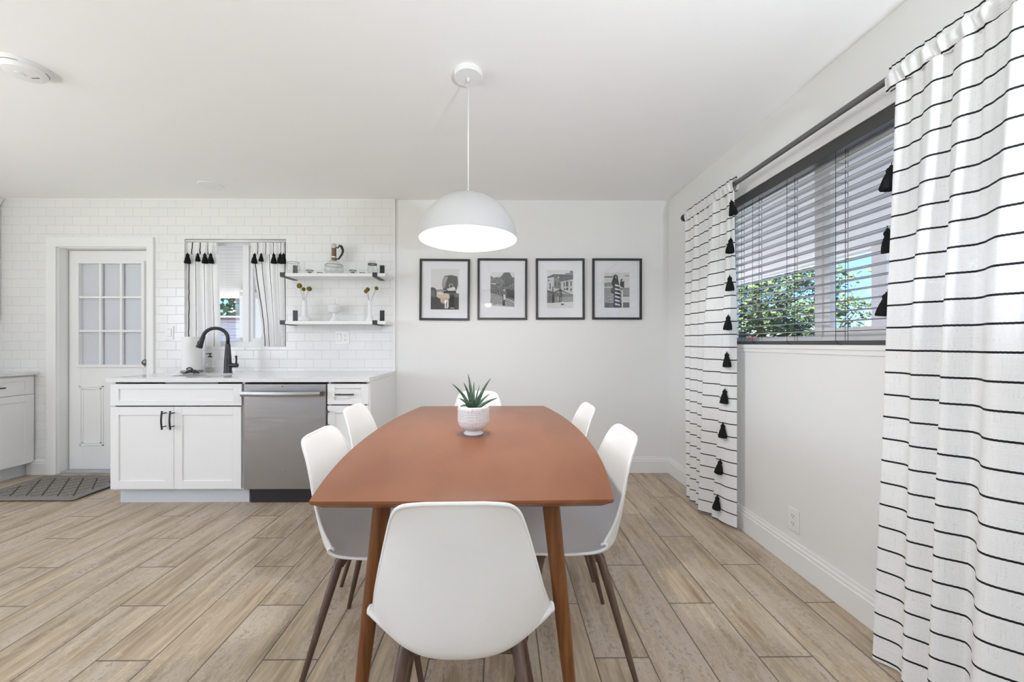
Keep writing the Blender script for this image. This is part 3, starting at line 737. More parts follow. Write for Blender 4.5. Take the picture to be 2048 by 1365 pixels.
bm = nb(); lathe(bm, [(0, .001), (.026, .001), (.038, .012), (.042, .035), (.041, .070), (.034, .088), (.034, .098)], 32, cap=False); obj('jar_body', bm, ware_m, o, smooth=True)
bm = nb(); lathe(bm, [(.035, .088), (.0385, .088), (.0385, .100), (.035, .100), (.035, .088)], 32, cap=False); obj('collar', bm, mat('dark_pewter', (.12, .12, .12), .25, .9), o, smooth=True, auto=40)
bm = nb(); lathe(bm, [(.034, .101), (.033, .112), (.026, .122), (.010, .126), (.007, .132), (0, .134)], 28, cap=False); obj('lid', bm, ware_m, o, smooth=True)
# bud vases with dried yellow ball flowers
ball_m = mat('dried_yellow_flower', (.20, .15, .02), .9); g = N(ball_m)
vo = g.n('ShaderNodeTexVoronoi'); g.i(vo, 'Vector', g.obj()); g.i(vo, 'Scale', 350.0)
g.base(g.mix(vo.outputs[0], (.27, .20, .025, 1), (.10, .085, .012, 1))); g.bump(vo.outputs[0], .002, 1)
stem_m = mat('dry_stem', (.09, .07, .04), .8)
def vase(px, label, prof, balls):
    o = shelfobj('bud_vase', px, SZ2, label, 'vase', None)
    bm = nb(); lathe(bm, prof, 32); obj('vase_body', bm, milk, o, smooth=True)
    zt = prof[-1][1]
    for bxp, bzp, r, dy in balls:
        X, Z = at(bxp, bzp, SYm); X -= sx(px); Z -= SZ2
        bm = nb(); tube(bm, [(X*.15, dy*.2, zt-.02), (X*.4, dy*.5, zt+.3*(Z-zt)), (X, dy, Z)], .0014, 6); st = obj('stem', bm, stem_m, o)
        bm = nb(); bmesh.ops.create_icosphere(bm, subdivisions=3, radius=r)
        for v_ in bm.verts:
            v_.co *= 1+random.uniform(-.07, .07)
            v_.co += Vector((X, dy, Z))
        obj('flower_head', bm, ball_m, st, smooth=True, label='dried yellow ball flower')
vp1 = [(0, 0), (.044, 0), (.050, .010), (.051, .022), (.046, .034), (.030, .044), (.024, .056), (.0215, .10), (.0195, .15), (.0205, .178), (.0225, .184), (.018, .186)]
vp2 = [(0, 0), (.034, 0), (.038, .008), (.032, .022), (.021, .040), (.017, .07), (.0135, .12), (.0135, .155), (.018, .176), (.021, .182), (.015, .184)]
vase(609, 'white milk glass bud vase with three yellow ball flowers, at shelf left', vp1, [(600, 572.5, .0215, -.01), (605.5, 578.5, .0165, .012), (618.5, 578, .0205, 0)])
vase(739.5, 'white flared bud vase with three yellow ball flowers, at shelf right', vp2, [(734.5, 579, .0175, .01), (733, 583.5, .0165, -.015), (753, 577, .0165, 0)])
# hobnail covered compote
o = shelfobj('covered_compote', 668.5, SZ2, 'white hobnail milk glass compote with pointed lid on lower shelf', 'compote')
bm = nb(); lathe(bm, [(0, 0), (.046, 0), (.046, .005), (.038, .014), (.022, .026), (.013, .046), (.012, .060), (.018, .072), (0, .074)], 32, fn=lambda a, k, z: 1+.04*math.cos(12*a)*(1 if z < .02 else 0)); obj('foot', bm, milk, o, smooth=True)
def hob(bm, rfun, z0, z1, rows, n):
    for j in range(rows):
        z_ = z0+(z1-z0)*(j+.5)/rows; r_ = rfun((j+.5)/rows)
        for i in range(n):
            a = 2*PI*(i+.5*(j % 2))/n
            bmesh.ops.create_icosphere(bm, subdivisions=1, radius=.0052, matrix=Matrix.Translation((r_*math.cos(a), r_*math.sin(a), z_)))
bm = nb(); lathe(bm, [(0, .070), (.030, .072), (.048, .082), (.058, .096), (.062, .112), (.062, .118), (0, .118)], 36); hob(bm, lambda t: .040+.022*min(1, t*1.5), .078, .118, 4, 24); obj('bowl', bm, milk, o, smooth=True)
bm = nb(); lathe(bm, [(0, .119), (.060, .119), (.060, .126), (.052, .136), (.034, .148), (.016, .158), (.008, .164), (.012, .172), (.011, .180), (.004, .190), (0, .194)], 36); hob(bm, lambda t: .060-.038*t, .122, .154, 4, 20); obj('lid', bm, milk, o, smooth=True)

# ================================================================== tassels
def tassel_mesh(scale=1.0, flare=1.0):
    bm = nb()
    prof = [(0, 0), (.0035, -.001), (.0045, -.006), (.0085, -.010), (.0105, -.017), (.0088, -.023), (.0092, -.027), (.013, -.040), (.0165*flare, -.058), (.0185*flare, -.074), (.0175*flare, -.079), (0, -.076)]
    lathe(bm, [(r*scale*1.25, z*scale*1.15) for r, z in prof], 30, fn=lambda a, k, z: 1+(.10*math.sin(9*a+k*.6)+.07*math.sin(15*a)) if k > 5 else 1)
    tube(bm, [(0, 0, -.002*scale), (0, 0, .010*scale)], .0012*scale, 6)
    return bm
tas0 = None
def tassel(parent, loc, tilt=(0, 0), s=1.0):
    global tas0
    if tas0 is None:
        tas0 = obj('tassel', tassel_mesh(), tassel_m, parent, smooth=True); t = tas0
    else:
        t = tas0.copy(); COL.objects.link(t); t.parent = parent
    pw = parent.location
    t.location = (loc[0]-pw.x, loc[1]-pw.y, loc[2]-pw.z); t.rotation_euler = (tilt[0], tilt[1], random.uniform(0, 6)); t.scale = (s, s, s)
    t['label'] = 'black yarn tassel'
    return t

# ================================================================== big curtains on the right wall
RX, RZ = 1.430, 2.132
rod = empty('curtain_rod', (RX, 2.89, RZ), label='long pewter curtain rod along the right wall over the window', cat='curtain rod')
bm = nb(); tube(bm, [(0, 0, 0), (0, -2.75, 0)], .0135, 18); obj('pole', bm, rod_m, rod, smooth=True, auto=40)
for yq in (.0, -2.75):
    bm = nb(); lathe(bm, [(0, -.012), (.020, -.010), (.027, 0), (.027, .014), (.021, .022), (0, .024)], 28)
    bmesh.ops.rotate(bm, verts=bm.verts, matrix=Matrix.Rotation(-PI/2 if yq == 0 else PI/2, 3, 'X')); bmesh.ops.translate(bm, verts=bm.verts, vec=(0, yq, 0))
    obj('finial', bm, mat('dark_finial', (.05, .05, .05), .3, .7) if 'dark_finial' not in MATS else MATS['dark_finial'], rod, smooth=True)
for yq in (-.30, -1.66, -2.6):
    bm = nb(); bx(bm, -.006, RW-RX, yq-.008, yq+.008, -.024, -.0135); bx(bm, RW-RX-.004, RW-RX, yq-.02, yq+.02, -.05, .03); obj('bracket', bm, rod_m, rod)

def pocket(bm, y0, y1, n, wav, seed):
    """gathered rod pocket wrapped round the pole, with a little frill above and below"""
    rnd_ = random.Random(seed); ph = [rnd_.uniform(0, 6.28) for _ in range(6)]
    prof = [(RX+.006, RZ-.050), (RX+.017, RZ-.030), (RX+.0225, RZ), (RX+.015, RZ+.018), (RX+.004, RZ+.026), (RX+.002, RZ+.046), (RX-.003, RZ+.046), (RX-.006, RZ+.025), (RX-.018, RZ+.014), (RX-.0235, RZ), (RX-.018, RZ-.026), (RX-.009, RZ-.050)]
    def fn(u, v):
        y = y0+(y1-y0)*u; k = v*(len(prof)-1); i = min(int(k), len(prof)-2); t = k-i
        x = prof[i][0]*(1-t)+prof[i+1][0]*t; z = prof[i][1]*(1-t)+prof[i+1][1]*t
        w = math.sin(y*wav+ph[0])*.5+math.sin(y*wav*1.9+ph[1]+v*3)*.35+math.sin(y*wav*.43+ph[2])*.3
        dx = (x-RX); return (x+math.copysign(1, dx)*w*.0075, y+.006*math.sin(v*7+y*wav*.5), z+w*.003)
    grid(bm, n, 22, fn)

# left curtain: runs from the finial (far) to the near edge
def lerp(a, b, t): return a+(b-a)*t
def smooth(t): t = max(0, min(1, t)); return t*t*(3-2*t)
LCY0, LCY1 = 2.845, 2.262
def left_panel(u, v):                       # v: 0 top, 1 floor
    z = lerp(RZ-.045, .018, v)
    yf = lerp(LCY0, 2.79, v); yn = lerp(LCY1, 2.42, v**2)
    s = smooth(v*2.2)
    d = u; ph = u*2*PI
    bul = 0
    for a_, w_, h_ in ((.03, .07, .030), (.22, .085, .040), (.40, .07, .034), (.66, .15, .062), (.93, .09, .030)):
        bul = max(bul, h_*math.exp(-((d-a_)/w_)**2*1.3))
    small = math.sin(ph*9.0+1)*.5+math.sin(ph*15+2.2)*.25
    amp_s = .011*(1-s)+.0015
    y = lerp(yf, yn, u)
    x = RX-.006-bul*(.30+.90*s)-small*amp_s
    return (x, y, z)
def left_return(u, v):                      # hem that turns back toward the wall behind the tassel edge
    z = lerp(RZ-.045, .018, v)
    p = Vector(left_panel(1, v)); s = smooth(v*2.5)
    q = Vector((lerp(p.x+.006, 1.452, s), lerp(LCY1-.002, 2.288, s), z))
    r_ = p.lerp(q, u); r_.x += .012*s*math.sin(u*PI)*-1; return tuple(r_)
lcur = empty('curtain', (RX, 2.57, 0), label='striped white curtain at the far end of the window with nine black tassels', cat='curtain')
bm = nb(); grid(bm, 150, 70, left_panel); vs = grid(bm, 14, 70, left_return); wobj('panel', bm, fab_z, lcur, smooth=True)
bm = nb(); pocket(bm, LCY0+.01, LCY1, 150, 150, 3); wobj('rod_pocket', bm, fab_z, lcur, smooth=True)
for py in (400, 477, 553, 630, 706, 779, 849, 921, 994):
    best = min((abs(CY-(left_panel(1, v_/200)[2]-H)*F/left_panel(1, v_/200)[1]-py), v_/200) for v_ in range(201))[1]
    p = left_panel(1, best); tassel(lcur, (p[0]-.014, p[1]-.004, p[2]+.0), (random.uniform(-.08, .08), random.uniform(-.1, .25)), 1.0)
# right curtain, close to the camera
RCY0, RCY1 = 1.350, .46
def right_panel(u, v):
    z = lerp(RZ-.045, .010, v); s = smooth(v*2.0+.08)
    y = lerp(RCY0+.032*v, RCY1, u)
    # folds placed in depth: crests at these distances from the far edge
    c = [(.022, .034, .030), (.132, .034, .046), (.218, .034, .046), (.342, .060, .066), (.455, .048, .056), (.560, .05, .05), (.65, .06, .04), (.78, .06, .04), (.90, .06, .04)]
    d = RCY0+.032*v-y; x = 0
    for a, w, h in c:
        x = max(x, h*math.exp(-((d-a)/w)**2*1.2))
    small = (math.sin(d*95+.5)*.5+math.sin(d*163+2)*.3)*(.010*(1-s))
    xx = RX-.004-x*(.38+.75*s)-small-.028*v*v+.006*math.sin(d*40+v*3)*s
    if d < .02: xx += (.02-d)*1.2
    return (xx, y, z+.0)
rcur = empty('curtain', (RX, .95, 0), label='large striped white curtain nearest the camera at the right edge', cat='curtain')
bm = nb(); grid(bm, 260, 70, right_panel); wobj('panel', bm, fab_z, rcur, smooth=True)
bm = nb(); pocket(bm, RCY0+.018, RCY1, 300, 120, 5); wobj('rod_pocket', bm, fab_z, rcur, smooth=True)
for py in (328, 455, 583):
    Yt = 1.366 if py < 400 else 1.380; Zt = H-(py-CY)/F*Yt
    tassel(rcur, (RX+.006, Yt, Zt), (.10, -.1), 1.0)

# ================================================================== blind
BX0, BX1 = 1.530, 1.580
bl = empty('window_blind', (1.555, 1.54, RZ0), label='open charcoal venetian blind hanging in the right window', cat='blind')
BY0, BY1 = RY0+.012, RY1-.012
bm = nb(); bx(bm, BX0-.006, BX0+.045, BY0, BY1, RZ1-.052, RZ1-.002); bx(bm, BX0-.012, BX0-.006, BY0, BY1, RZ1-.060, RZ1-.001); wobj('headrail', bm, rail_m, bl, bevel=.002)
bm = nb(); bx(bm, BX0, BX1, BY0, BY1, RZ0+.001, RZ0+.020); wobj('bottom_rail', bm, rail_m, bl, bevel=.002)
bm = nb(); ns = 18; z0s, z1s = RZ0+.064, RZ1-.105
for k in range(ns):
    z_ = z0s+(z1s-z0s)*k/(ns-1)
    prof = [(BX0, z_-.002), (BX0+.0125, z_+.0010), (BX0+.025, z_+.002), (BX0+.0375, z_+.0010), (BX1, z_-.002), (BX1, z_-.0008), (BX0+.0375, z_+.0022), (BX0+.025, z_+.0032), (BX0+.0125, z_+.0022), (BX0, z_-.0008)]
    prism(bm, prof, 'y', BY0, BY1)
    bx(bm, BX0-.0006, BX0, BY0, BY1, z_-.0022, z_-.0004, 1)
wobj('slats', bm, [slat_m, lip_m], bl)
for yq in (2.42, 2.257, 1.985, 1.695, 1.35, 1.0, .6):
    bm = nb(); r = .0011
    for xq in (BX0-.003, BX1+.003): tube(bm, [(xq, yq, RZ1-.05), (xq, yq, RZ0+.02)], r, 5)
    tube(bm, [(BX0+.025, yq-.018, RZ1-.05), (BX0+.025, yq-.016, RZ0+.02)], r, 5)
    tube(bm, [(BX0-.003, yq, RZ0+.022), (BX0-.004, yq-.008, RZ0+.006), (BX0-.002, yq-.03, RZ0+.0005)], r*1.3, 5)
    for k in range(ns):
        z_ = z0s+(z1s-z0s)*k/(ns-1)-.004; tube(bm, [(BX0-.003, yq, z_), (BX1+.003, yq, z_)], r*.8, 4)
    wobj('ladder_cord', bm, cord_m, bl)

# ================================================================== kitchen window café curtains
ky = T+.030
tr = empty('tension_rod', ((kx0+kx1)/2, ky, kz1-.028), label='white tension rod across the top of the kitchen window', cat='curtain rod')
bm = nb(); tube(bm, [(kx0+.001, ky-.012, kz1-.014), (kx1-.001, ky-.012, kz1-.014)], .011, 14); wobj('pole', bm, trim_m, tr, smooth=True)
def cafe(label, xt0, xt1, xb0, xb1, ph, tas):
    e = empty('cafe_curtain', ((xt0+xt1)/2, ky, kz0), label=label, cat='curtain')
    zt, zb = kz1-.032, kz0+.008
    def fn(u, v):
        x = lerp(lerp(xt0, xt1, u), lerp(xb0, xb1, u), smooth(v))
        z = lerp(zt, zb, v)
        return (x, ky+.002-.013*math.sin(u*2*PI*3.5+ph)*(.5+.5*v)-.004*math.sin(u*40+ph)*(1-v), z)
    bm = nb(); grid(bm, 80, 30, fn, uv=lambda u, v: (u*.36+ph*.01, v)); wobj('panel', bm, fab_u, e, smooth=True)
    def fv(u, v):
        x = lerp(xt0, xt1, u)+.002*math.sin(u*30+v*4); z = lerp(zt+.004, zt-.100, v)
        return (x, ky-.014-.009*math.sin(u*2*PI*5+ph+1)*(.4+.6*v)-.003*math.sin(u*60), z)
    bm = nb(); grid(bm, 80, 12, fv, uv=lambda u, v: (u*.36+ph*.01+.03, v)); wobj('valance', bm, fab_u, e, smooth=True)
    for px, sc_ in tas:
        X = at(px, 520, ky-.025)[0]; tassel(e, (X, ky-.028, zt-.094), (0, random.uniform(-.08, .08)), sc_)
XA = lambda p: at(p, 600, ky)[0]
cafe('left striped café curtain of the kitchen window, behind the paper towels', XA(371), XA(436), XA(371), XA(441), .3, [(376, 1.0), (396, .8), (410, 1.0), (422, 1.0)])
cafe('right striped café curtain of the kitchen window, beside the shelves', XA(504), XA(571), XA(527), XA(571), 2.1, [(510, 1.0), (523, .8), (548, 1.0), (561, 1.0), (567.5, 1.0)])

# ================================================================== pendant and ceiling things
PX, PY = -.150, 1.776
pl = empty('pendant_light', (PX, PY, CE), label='white dome pendant light hanging over the dining table', cat='pendant light')
bm = nb(); lathe(bm, [(0, 0), (.066, 0), (.066, -.022), (.064, -.025), (.006, -.026), (.006, -.040), (0, -.041)], 48); obj('canopy', bm, trim_m, pl, smooth=True, auto=40)
bm = nb(); tube(bm, [(0, 0, -.03), (.0, 0, -.60)], .0032, 8); obj('cord', bm, mat('white_cord', (.8, .8, .8), .6), pl, smooth=True)
dome_m = mat('white_enamel_shade', (.54, .54, .53), .38)
zr = 1.648-CE; R_ = .231; Hh = .214
bm = nb(); n = 30; prof = []
for k in range(n+1):
    a = PI/2*k/n; prof.append((max(R_*math.cos(a), 0.0), zr+Hh*math.sin(a)))
prof[-1] = (0, zr+Hh)
inner = [(max((R_-.003)*math.cos(PI/2*k/n), 0.0), zr+.0005+(Hh-.003)*math.sin(PI/2*k/n)) for k in range(n, -1, -1)]; inner[0] = (0, inner[0][1])
lathe(bm, prof, 72, cap=False); lathe(bm, inner, 72, cap=False); lathe(bm, [(R_-.003, zr+.0005), (R_, zr)], 72, cap=False)
sh = obj('lamp_shade', bm, dome_m, pl, smooth=True); sh.rotation_euler = (0, 0, 0)
sh.location = (0, 0, 0)
bm = nb(); lathe(bm, [(0, 0), (.020, .002), (.031, .018), (.032, .034), (.027, .052), (.017, .070), (.014, .085), (0, .086)], 28, c=(0, 0, zr+.040))
obj('bulb', bm, bulb_m, pl, smooth=True)
bm = nb(); lathe(bm, [(0, 0), (.019, 0), (.019, .07), (0, .071)], 24, c=(0, 0, zr+.124)); obj('socket', bm, trim_m, pl, smooth=True, auto=40)
lp = light('pendant_bulb_light', 'POINT', (PX, PY, CE+zr+.028), 24, color=(1, .97, .94)); lp.data.shadow_soft_size = .04
# smoke detector
sx_, sy_ = -2.20, 1.748
sd_ = empty('smoke_detector', (sx_, sy_, CE), label='round white smoke detector on the ceiling at upper left', cat='smoke detector')
bm = nb(); lathe(bm, [(0, 0), (.085, 0), (.085, -.008), (.079, -.012), (.079, -.015), (.075, -.017), (.075, -.024), (.066, -.036), (.050, -.041), (0, -.042)], 56); obj('housing', bm, trim_m, sd_, smooth=True, auto=25)
bm = nb()
for a0, a1, r in ((-2.4, -.9, .0765), (.3, 1.5, .0765), (2.0, 3.4, .0765)):
    tube(bm, [(r*math.cos(a0+(a1-a0)*k/12), r*math.sin(a0+(a1-a0)*k/12), -.016) for k in range(13)], .0016, 5)
obj('vent_slot', bm, MATS['grey_gap'], sd_)
bm = nb(); bx(bm, .012, .048, .018, .0205, -.0425, -.0405); obj('indicator_slot', bm, dark_void, sd_)
bm = nb(); lathe(bm, [(0, -.041), (.016, -.041), (.016, -.045), (0, -.046)], 24, c=(-.005, -.012, 0)); obj('test_button', bm, trim_m, sd_, smooth=True, auto=40)
cxp = at(422, 373, 3.06)[0]
bm = nb(); lathe(bm, [(0, CE), (.088, CE), (.088, CE-.003), (.084, CE-.006), (0, CE-.007)], 48, c=(cxp, 3.06, 0))
tag(obj('ceiling_cover_plate', bm, trim_m, smooth=True, auto=30), 'flat round white blank plate on the ceiling before the kitchen window', 'cover plate')
# cluster of globe lamps behind the camera
cl = empty('globe_chandelier', (-1.22, -1.5, CE), label='three-globe ceiling lamp hanging behind the camera', cat='lamp')
for k, (a, b, c) in enumerate(((-.085, 0, -.235), (.065, .1, -.285), (-.02, -.1, -.334))):
    bm = nb(); bmesh.ops.create_uvsphere(bm, u_segments=24, v_segments=14, radius=.075); bmesh.ops.translate(bm, verts=bm.verts, vec=(a, b, c)); obj('globe', bm, emit('warm_globe', (1, .80, .60), 4) if k == 0 else bpy.data.materials['warm_globe'], cl, smooth=True)
    bm = nb(); tube(bm, [(a, b, c+.07), (0, 0, 0)], .004, 6); obj('stem', bm, black_m, cl)

# added uplights out of view behind and beside the camera, to brighten the ceiling
def uplight(x, y, w, label):
    e = empty('added_uplight', (x, y, 0), label=label, cat='lamp')
    bm = nb(); lathe(bm, [(0, 0), (.14, 0), (.14, .015), (.02, .022), (.012, .03), (.012, .92), (0, .92)], 28); obj('pole', bm, black_m, e, smooth=True, auto=40)
    bm = nb(); lathe(bm, [(0, .90), (.05, .905), (.14, .95), (.17, 1.0), (.166, 1.0), (.137, .956), (.05, .912), (0, .908)], 36); obj('lamp_shade', bm, trim_m, e, smooth=True, auto=40)
    o = light('ceiling_fill_light', 'AREA', (x, y, .985), w, (PI, 0, 0), .2, .2, (.90, .97, 1.08)); o.data.shape = 'DISK'; return e
uplight(-.9, -.9, UPW*.2, 'added white bowl uplight behind the camera')
uplight(-3.3, .0, UPW*.55, 'added white bowl uplight in the kitchen end, left of the camera')
uplight(1.02, -.55, UPW*1.2, 'added white bowl uplight right of the camera by the big curtain')

# ================================================================== table
TC = Vector((-.105, 1.712, 0)); TA = math.radians(.55)
tb = empty('dining_table', (TC.x, TC.y, 0), TA, label='walnut dining table with bowed sides in the middle of the room', cat='table')
TL, TZ = .733, .750
def hw(t):                                   # half width at t in [-1,1]
    return .398+.083*(1-abs(t)**2.1)
out = []
nn = 40
for k in range(nn+1):
    t = -1+2*k/nn; out.append((hw(t), t*TL))
for k in range(1, 12):
    s_ = 1-2*k/12; out.append((hw(1)*s_, TL+.004*(1-s_*s_)))
for k in range(nn+1):
    t = 1-2*k/nn; out.append((-hw(t), t*TL))
for k in range(1, 12):
    s_ = -1+2*k/12; out.append((hw(1)*s_, -TL-.004*(1-s_*s_)))
bm = nb(); levels = [(1.0, TZ, 0), (1.0, TZ-.006, .001), (1.0, TZ-.010, .003), (1.0, TZ-.028, .026)]
loops = []
for sc_, z_, ins in levels:
    ring = []
    for (x, y) in out:
        ring.append(bm.verts.new((x-math.copysign(ins, x)*min(1, abs(x)/.05), y-math.copysign(ins, y)*min(1, abs(y)/.3), z_)))
    loops.append(ring)
for a, b in zip(loops, loops[1:]):
    for i in range(len(a)):
        j = (i+1) % len(a); bm.faces.new((a[i], a[j], b[j], b[i]))
bm.faces.new(loops[0]); bm.faces.new(loops[-1])
obj('tabletop', bm, walnut, tb, bevel=.0012)
for sxg in (-1, 1):
    for syg in (-1, 1):
        bm = nb(); tube(bm, [(sxg*.248, syg*.585, TZ-.029), (sxg*.283, syg*.612, .36), (sxg*.317, syg*.640, 0)], [.0265, .0225, .0145], 24)
        obj('leg', bm, legwood, tb, smooth=True, auto=40)
bm = nb(); bx(bm, -.25, .25, -.60, -.57, TZ-.055, TZ-.029); bx(bm, -.25, .25, .57, .60, TZ-.055, TZ-.029); bx(bm, -.02, .02, -.57, .57, TZ-.055, TZ-.029)
obj('under_frame', bm, legwood, tb)

# potted plant
pp = empty('potted_succulent', (at(947, 870, 1.70)[0], 1.70, TZ), label='spiky green succulent in a white hobnail footed pot on the table', cat='plant')
bm = nb(); prof = [(0, 0), (.043, 0), (.0445, .003), (.042, .008), (.034, .013), (.033, .018), (.042, .022), (.056, .032), (.064, .046), (.0685, .062)]
prof2 = list(prof)
for k in range(1, 22): prof2.append((.0685+.001*math.sin(k/21*PI/2), .062+.052*k/21))
lo = 6; NS = 168
def pot_fn(a, k, z):
    if .030 < z < .113: return 1+.055*max(0, math.sin(a*14+z*420)*math.sin(a*14-z*420))
    return 1
pf = []
zz_ = .020
base_pts = prof[6:]
def pr(z):
    pts_ = [(z0, r0) for r0, z0 in prof[6:]]+[(.125, .0695)]
    for (za, ra), (zb, rb) in zip(pts_, pts_[1:]):
        if z <= zb: return ra+(rb-ra)*(z-za)/(zb-za)
    return pts_[-1][1]
pf = prof[:7]+[(pr(.022+(.113-.022)*k/60), .022+(.113-.022)*k/60) for k in range(1, 61)]+[(.0695, .118), (.069, .127), (.067, .128), (.065, .120), (.064, .105), (0, .105)]
lathe(bm, pf, NS, fn=pot_fn); obj('pot', bm, milk, pp, smooth=True)
bm = nb(); lathe(bm, [(0, .112), (.05, .110), (.0635, .106)], 30, cap=False); obj('soil', bm, mat('dark_potting_soil', (.03, .025, .02), .95), pp, smooth=True)
leaf_m = mat('succulent_green', (.06, .12, .07), .42); g = N(leaf_m); x, y, z = g.sep(g.obj())
g.base(g.mix(g.ramp(g.noise(g.obj(), 55, 4, .6), .35, .65), (.035, .085, .035, 1), (.10, .17, .13, 1)))
leaves = [(390, 285, -.03, .012), (645, 130, .02, .011), (585, 275, -.02, .012), (740, 290, .05, .010), (852, 330, .03, .006), (1045, 210, .02, .013), (880, 450, -.04, .012), (1025, 490, .04, .011), (1165, 530, -.02, .013), (515, 515, -.05, .011), (500, 702, -.02, .010), (660, 330, .03, .013), (790, 560, -.06, .010), (690, 600, -.06, .010)]
for lxp, lyp, dy, wd in leaves:
    tx_ = (860+lxp/8.533-947.5)/441; tz_ = .118+(813-(730+lyp/8.533))/441
    bx0 = tx_*.12; L_ = 12; bm = nb()
    mid = Vector((bx0+tx_*.30, dy*.35, .112+(tz_-.112)*.62)) ; p0 = Vector((bx0, dy*.12, .108)); p2 = Vector((tx_, dy, tz_))
    if tz_ < .15: mid = Vector((tx_*.5, dy*.4, .150))
    rows_ = []
    for k in range(L_+1):
        t = k/L_; p = p0*(1-t)**2+mid*2*t*(1-t)+p2*t*t; tg = ((mid-p0)*(1-t)+(p2-mid)*t).normalized()
        side = Vector((-tg.z, .35*(1 if dy > 0 else -1), tg.x)).cross(tg).cross(tg).normalized() if False else tg.cross(Vector((0, -1, .25))).normalized()
        nrm = side.cross(tg).normalized(); w_ = wd*.62*(1-t**1.8)**.8+.0004; th_ = w_*.34
        rows_.append([bm.verts.new(p+side*w_), bm.verts.new(p+nrm*th_*.2), bm.verts.new(p-side*w_), bm.verts.new(p-nrm*th_)])
    for a, b in zip(rows_, rows_[1:]):
        for i in range(4): bm.faces.new((a[i], a[(i+1) % 4], b[(i+1) % 4], b[i]))
    bm.faces.new(rows_[0]); bm.faces.new(rows_[-1])
    obj('leaf', bm, leaf_m, pp, smooth=True)

# ================================================================== chairs
def catmull(P, t):
    n = len(P)-1; k = min(int(t*n), n-1); f = t*n-k
    p0 = P[max(k-1, 0)]; p1 = P[k]; p2 = P[k+1]; p3 = P[min(k+2, n)]
    return [.5*((2*b)+(c-a)*f+(2*a-5*b+4*c-d)*f*f+(-a+3*b-3*c+d)*f**3) for a, b, c, d in zip(p0, p1, p2, p3)]
# (y, z, half width, edge lift) from front lip over the seat and up the back
CP = [(.206, .420, .150, .008), (.199, .434, .184, .010), (.170, .440, .203, .018), (.10, .430, .215, .032), (.02, .414, .223, .052), (-.07, .403, .228, .075), (-.130, .410, .2285, .098), (-.168, .442, .2245, .104), (-.186, .496, .213, .086),
      (-.197, .560, .199, .062), (-.207, .630, .182, .044), (-.217, .695, .165, .034), (-.228, .752, .149, .024), (-.236, .790, .136, .014), (-.241, .811, .120, .006), (-.244, .820, .098, .002), (-.245, .824, .062, .0)]
def shell_pt(u, t):
    y, z, w, lf = catmull(CP, t)
    y2, z2, _, _ = catmull(CP, min(t+.01, 1)); y1, z1, _, _ = catmull(CP, max(t-.01, 0))
    ty, tz = y2-y1, z2-z1; L_ = math.hypot(ty, tz) or 1
    ny, nz = tz/L_, -ty/L_              # inward normal (up for the seat, forward for the back)
    s = 2*u-1; lift = lf*abs(s)**2.6
    return (w*math.sin(s*PI/2*.985)*1.0 if False else w*s, y+ny*lift, z+nz*lift)
def make_chair(label):
    c = empty('dining_chair', label=label, cat='chair', group='white shell chairs around the dining table')
    bm = nb(); grid(bm, 44, 90, shell_pt)
    s = obj('seat_shell', bm, shell_m, c, smooth=True)
    so = s.modifiers.new('thick', 'SOLIDIFY'); so.thickness = .007; so.offset = 0
    bv = s.modifiers.new('round', 'BEVEL'); bv.width = .0028; bv.segments = 3; bv.limit_method = 'ANGLE'; bv.angle_limit = 1.0
    # rolled edge of the shell
    bm = nb(); loop = [shell_pt(0, t/60) for t in range(3, 61)]+[shell_pt(k/16, 1) for k in range(1, 16)]+[shell_pt(1, t/60) for t in range(60, 2, -1)]
    tube(bm, loop, .0048, 8); obj('rolled_edge', bm, shell_m, c, smooth=True)
    for sx2 in (-1, 1):
        for sy2 in (-1, 1):
            bm = nb(); top = (sx2*.138, .006+sy2*.105, .408); bot = (sx2*.212, sy2*.208, 0)
            tube(bm, [(sx2*.134, .006+sy2*.098, .417), top, bot], [.0145, .0155, .0085], 14); yb = .006+sy2*.100; prism(bm, [(sx2*.138, .388), (sx2*.138, .416), (sx2*.078, .400), (sx2*.086, .391)], 'y', yb-.009, yb+.009); obj('leg', bm, chairleg, c, smooth=True, auto=40)
    return c
ch = make_chair('white shell dining chair in front, its back toward the camera')
ch.location = (-.098, 1.030, 0); ch.rotation_euler = (0, 0, math.radians(1.0))
for x, y, rz, lab in ((-.455, 1.435, -PI/2, 'white shell chair on the left side of the table, nearer the camera'),
                      (-.545, 2.000, -PI/2-.02, 'white shell chair on the left side of the table, farther from the camera'),
                      (.252, 1.455, PI/2+.01, 'white shell chair on the right side of the table, nearer the camera'),
                      (.245, 2.030, PI/2+.01, 'white shell chair on the right side of the table, farther from the camera'),
                      (-.150, 2.365, PI, 'white shell chair at the far end of the table, behind the plant')):
    dup(ch, None, (x, y, 0), rz, lab)

# ================================================================== framed photographs
PG = {}
for nme, v_ in (('print_black', .012), ('print_dark', .045), ('print_mid', .14), ('print_grey', .32), ('print_light', .72), ('print_white', .78)):
    PG[nme] = mat(nme, (v_, v_, v_), .6)
def texprint(name, lo, hi, sc_, thr=(.35, .65)):
    m = mat(name, (.3, .3, .3), .6); g = N(m); g.base(g.mix(g.ramp(g.noise(g.obj(), sc_, 6, .7), *thr), (lo, lo, lo, 1), (hi, hi, hi, 1))); return m
PG['rock'] = texprint('print_rock', .02, .28, 60); PG['field'] = texprint('print_field', .03, .09, 90); PG['path'] = texprint('print_path', .22, .48, 70); PG['bush'] = texprint('print_bush', .01, .32, 110, (.4, .6)); PG['facade'] = texprint('print_facade', .45, .7, 80); PG['fence'] = texprint('print_fence', .05, .3, 120)
mat_board = mat('white_mat_board', (.87, .87, .90), .8, spec=.1)
keys = list(PG)
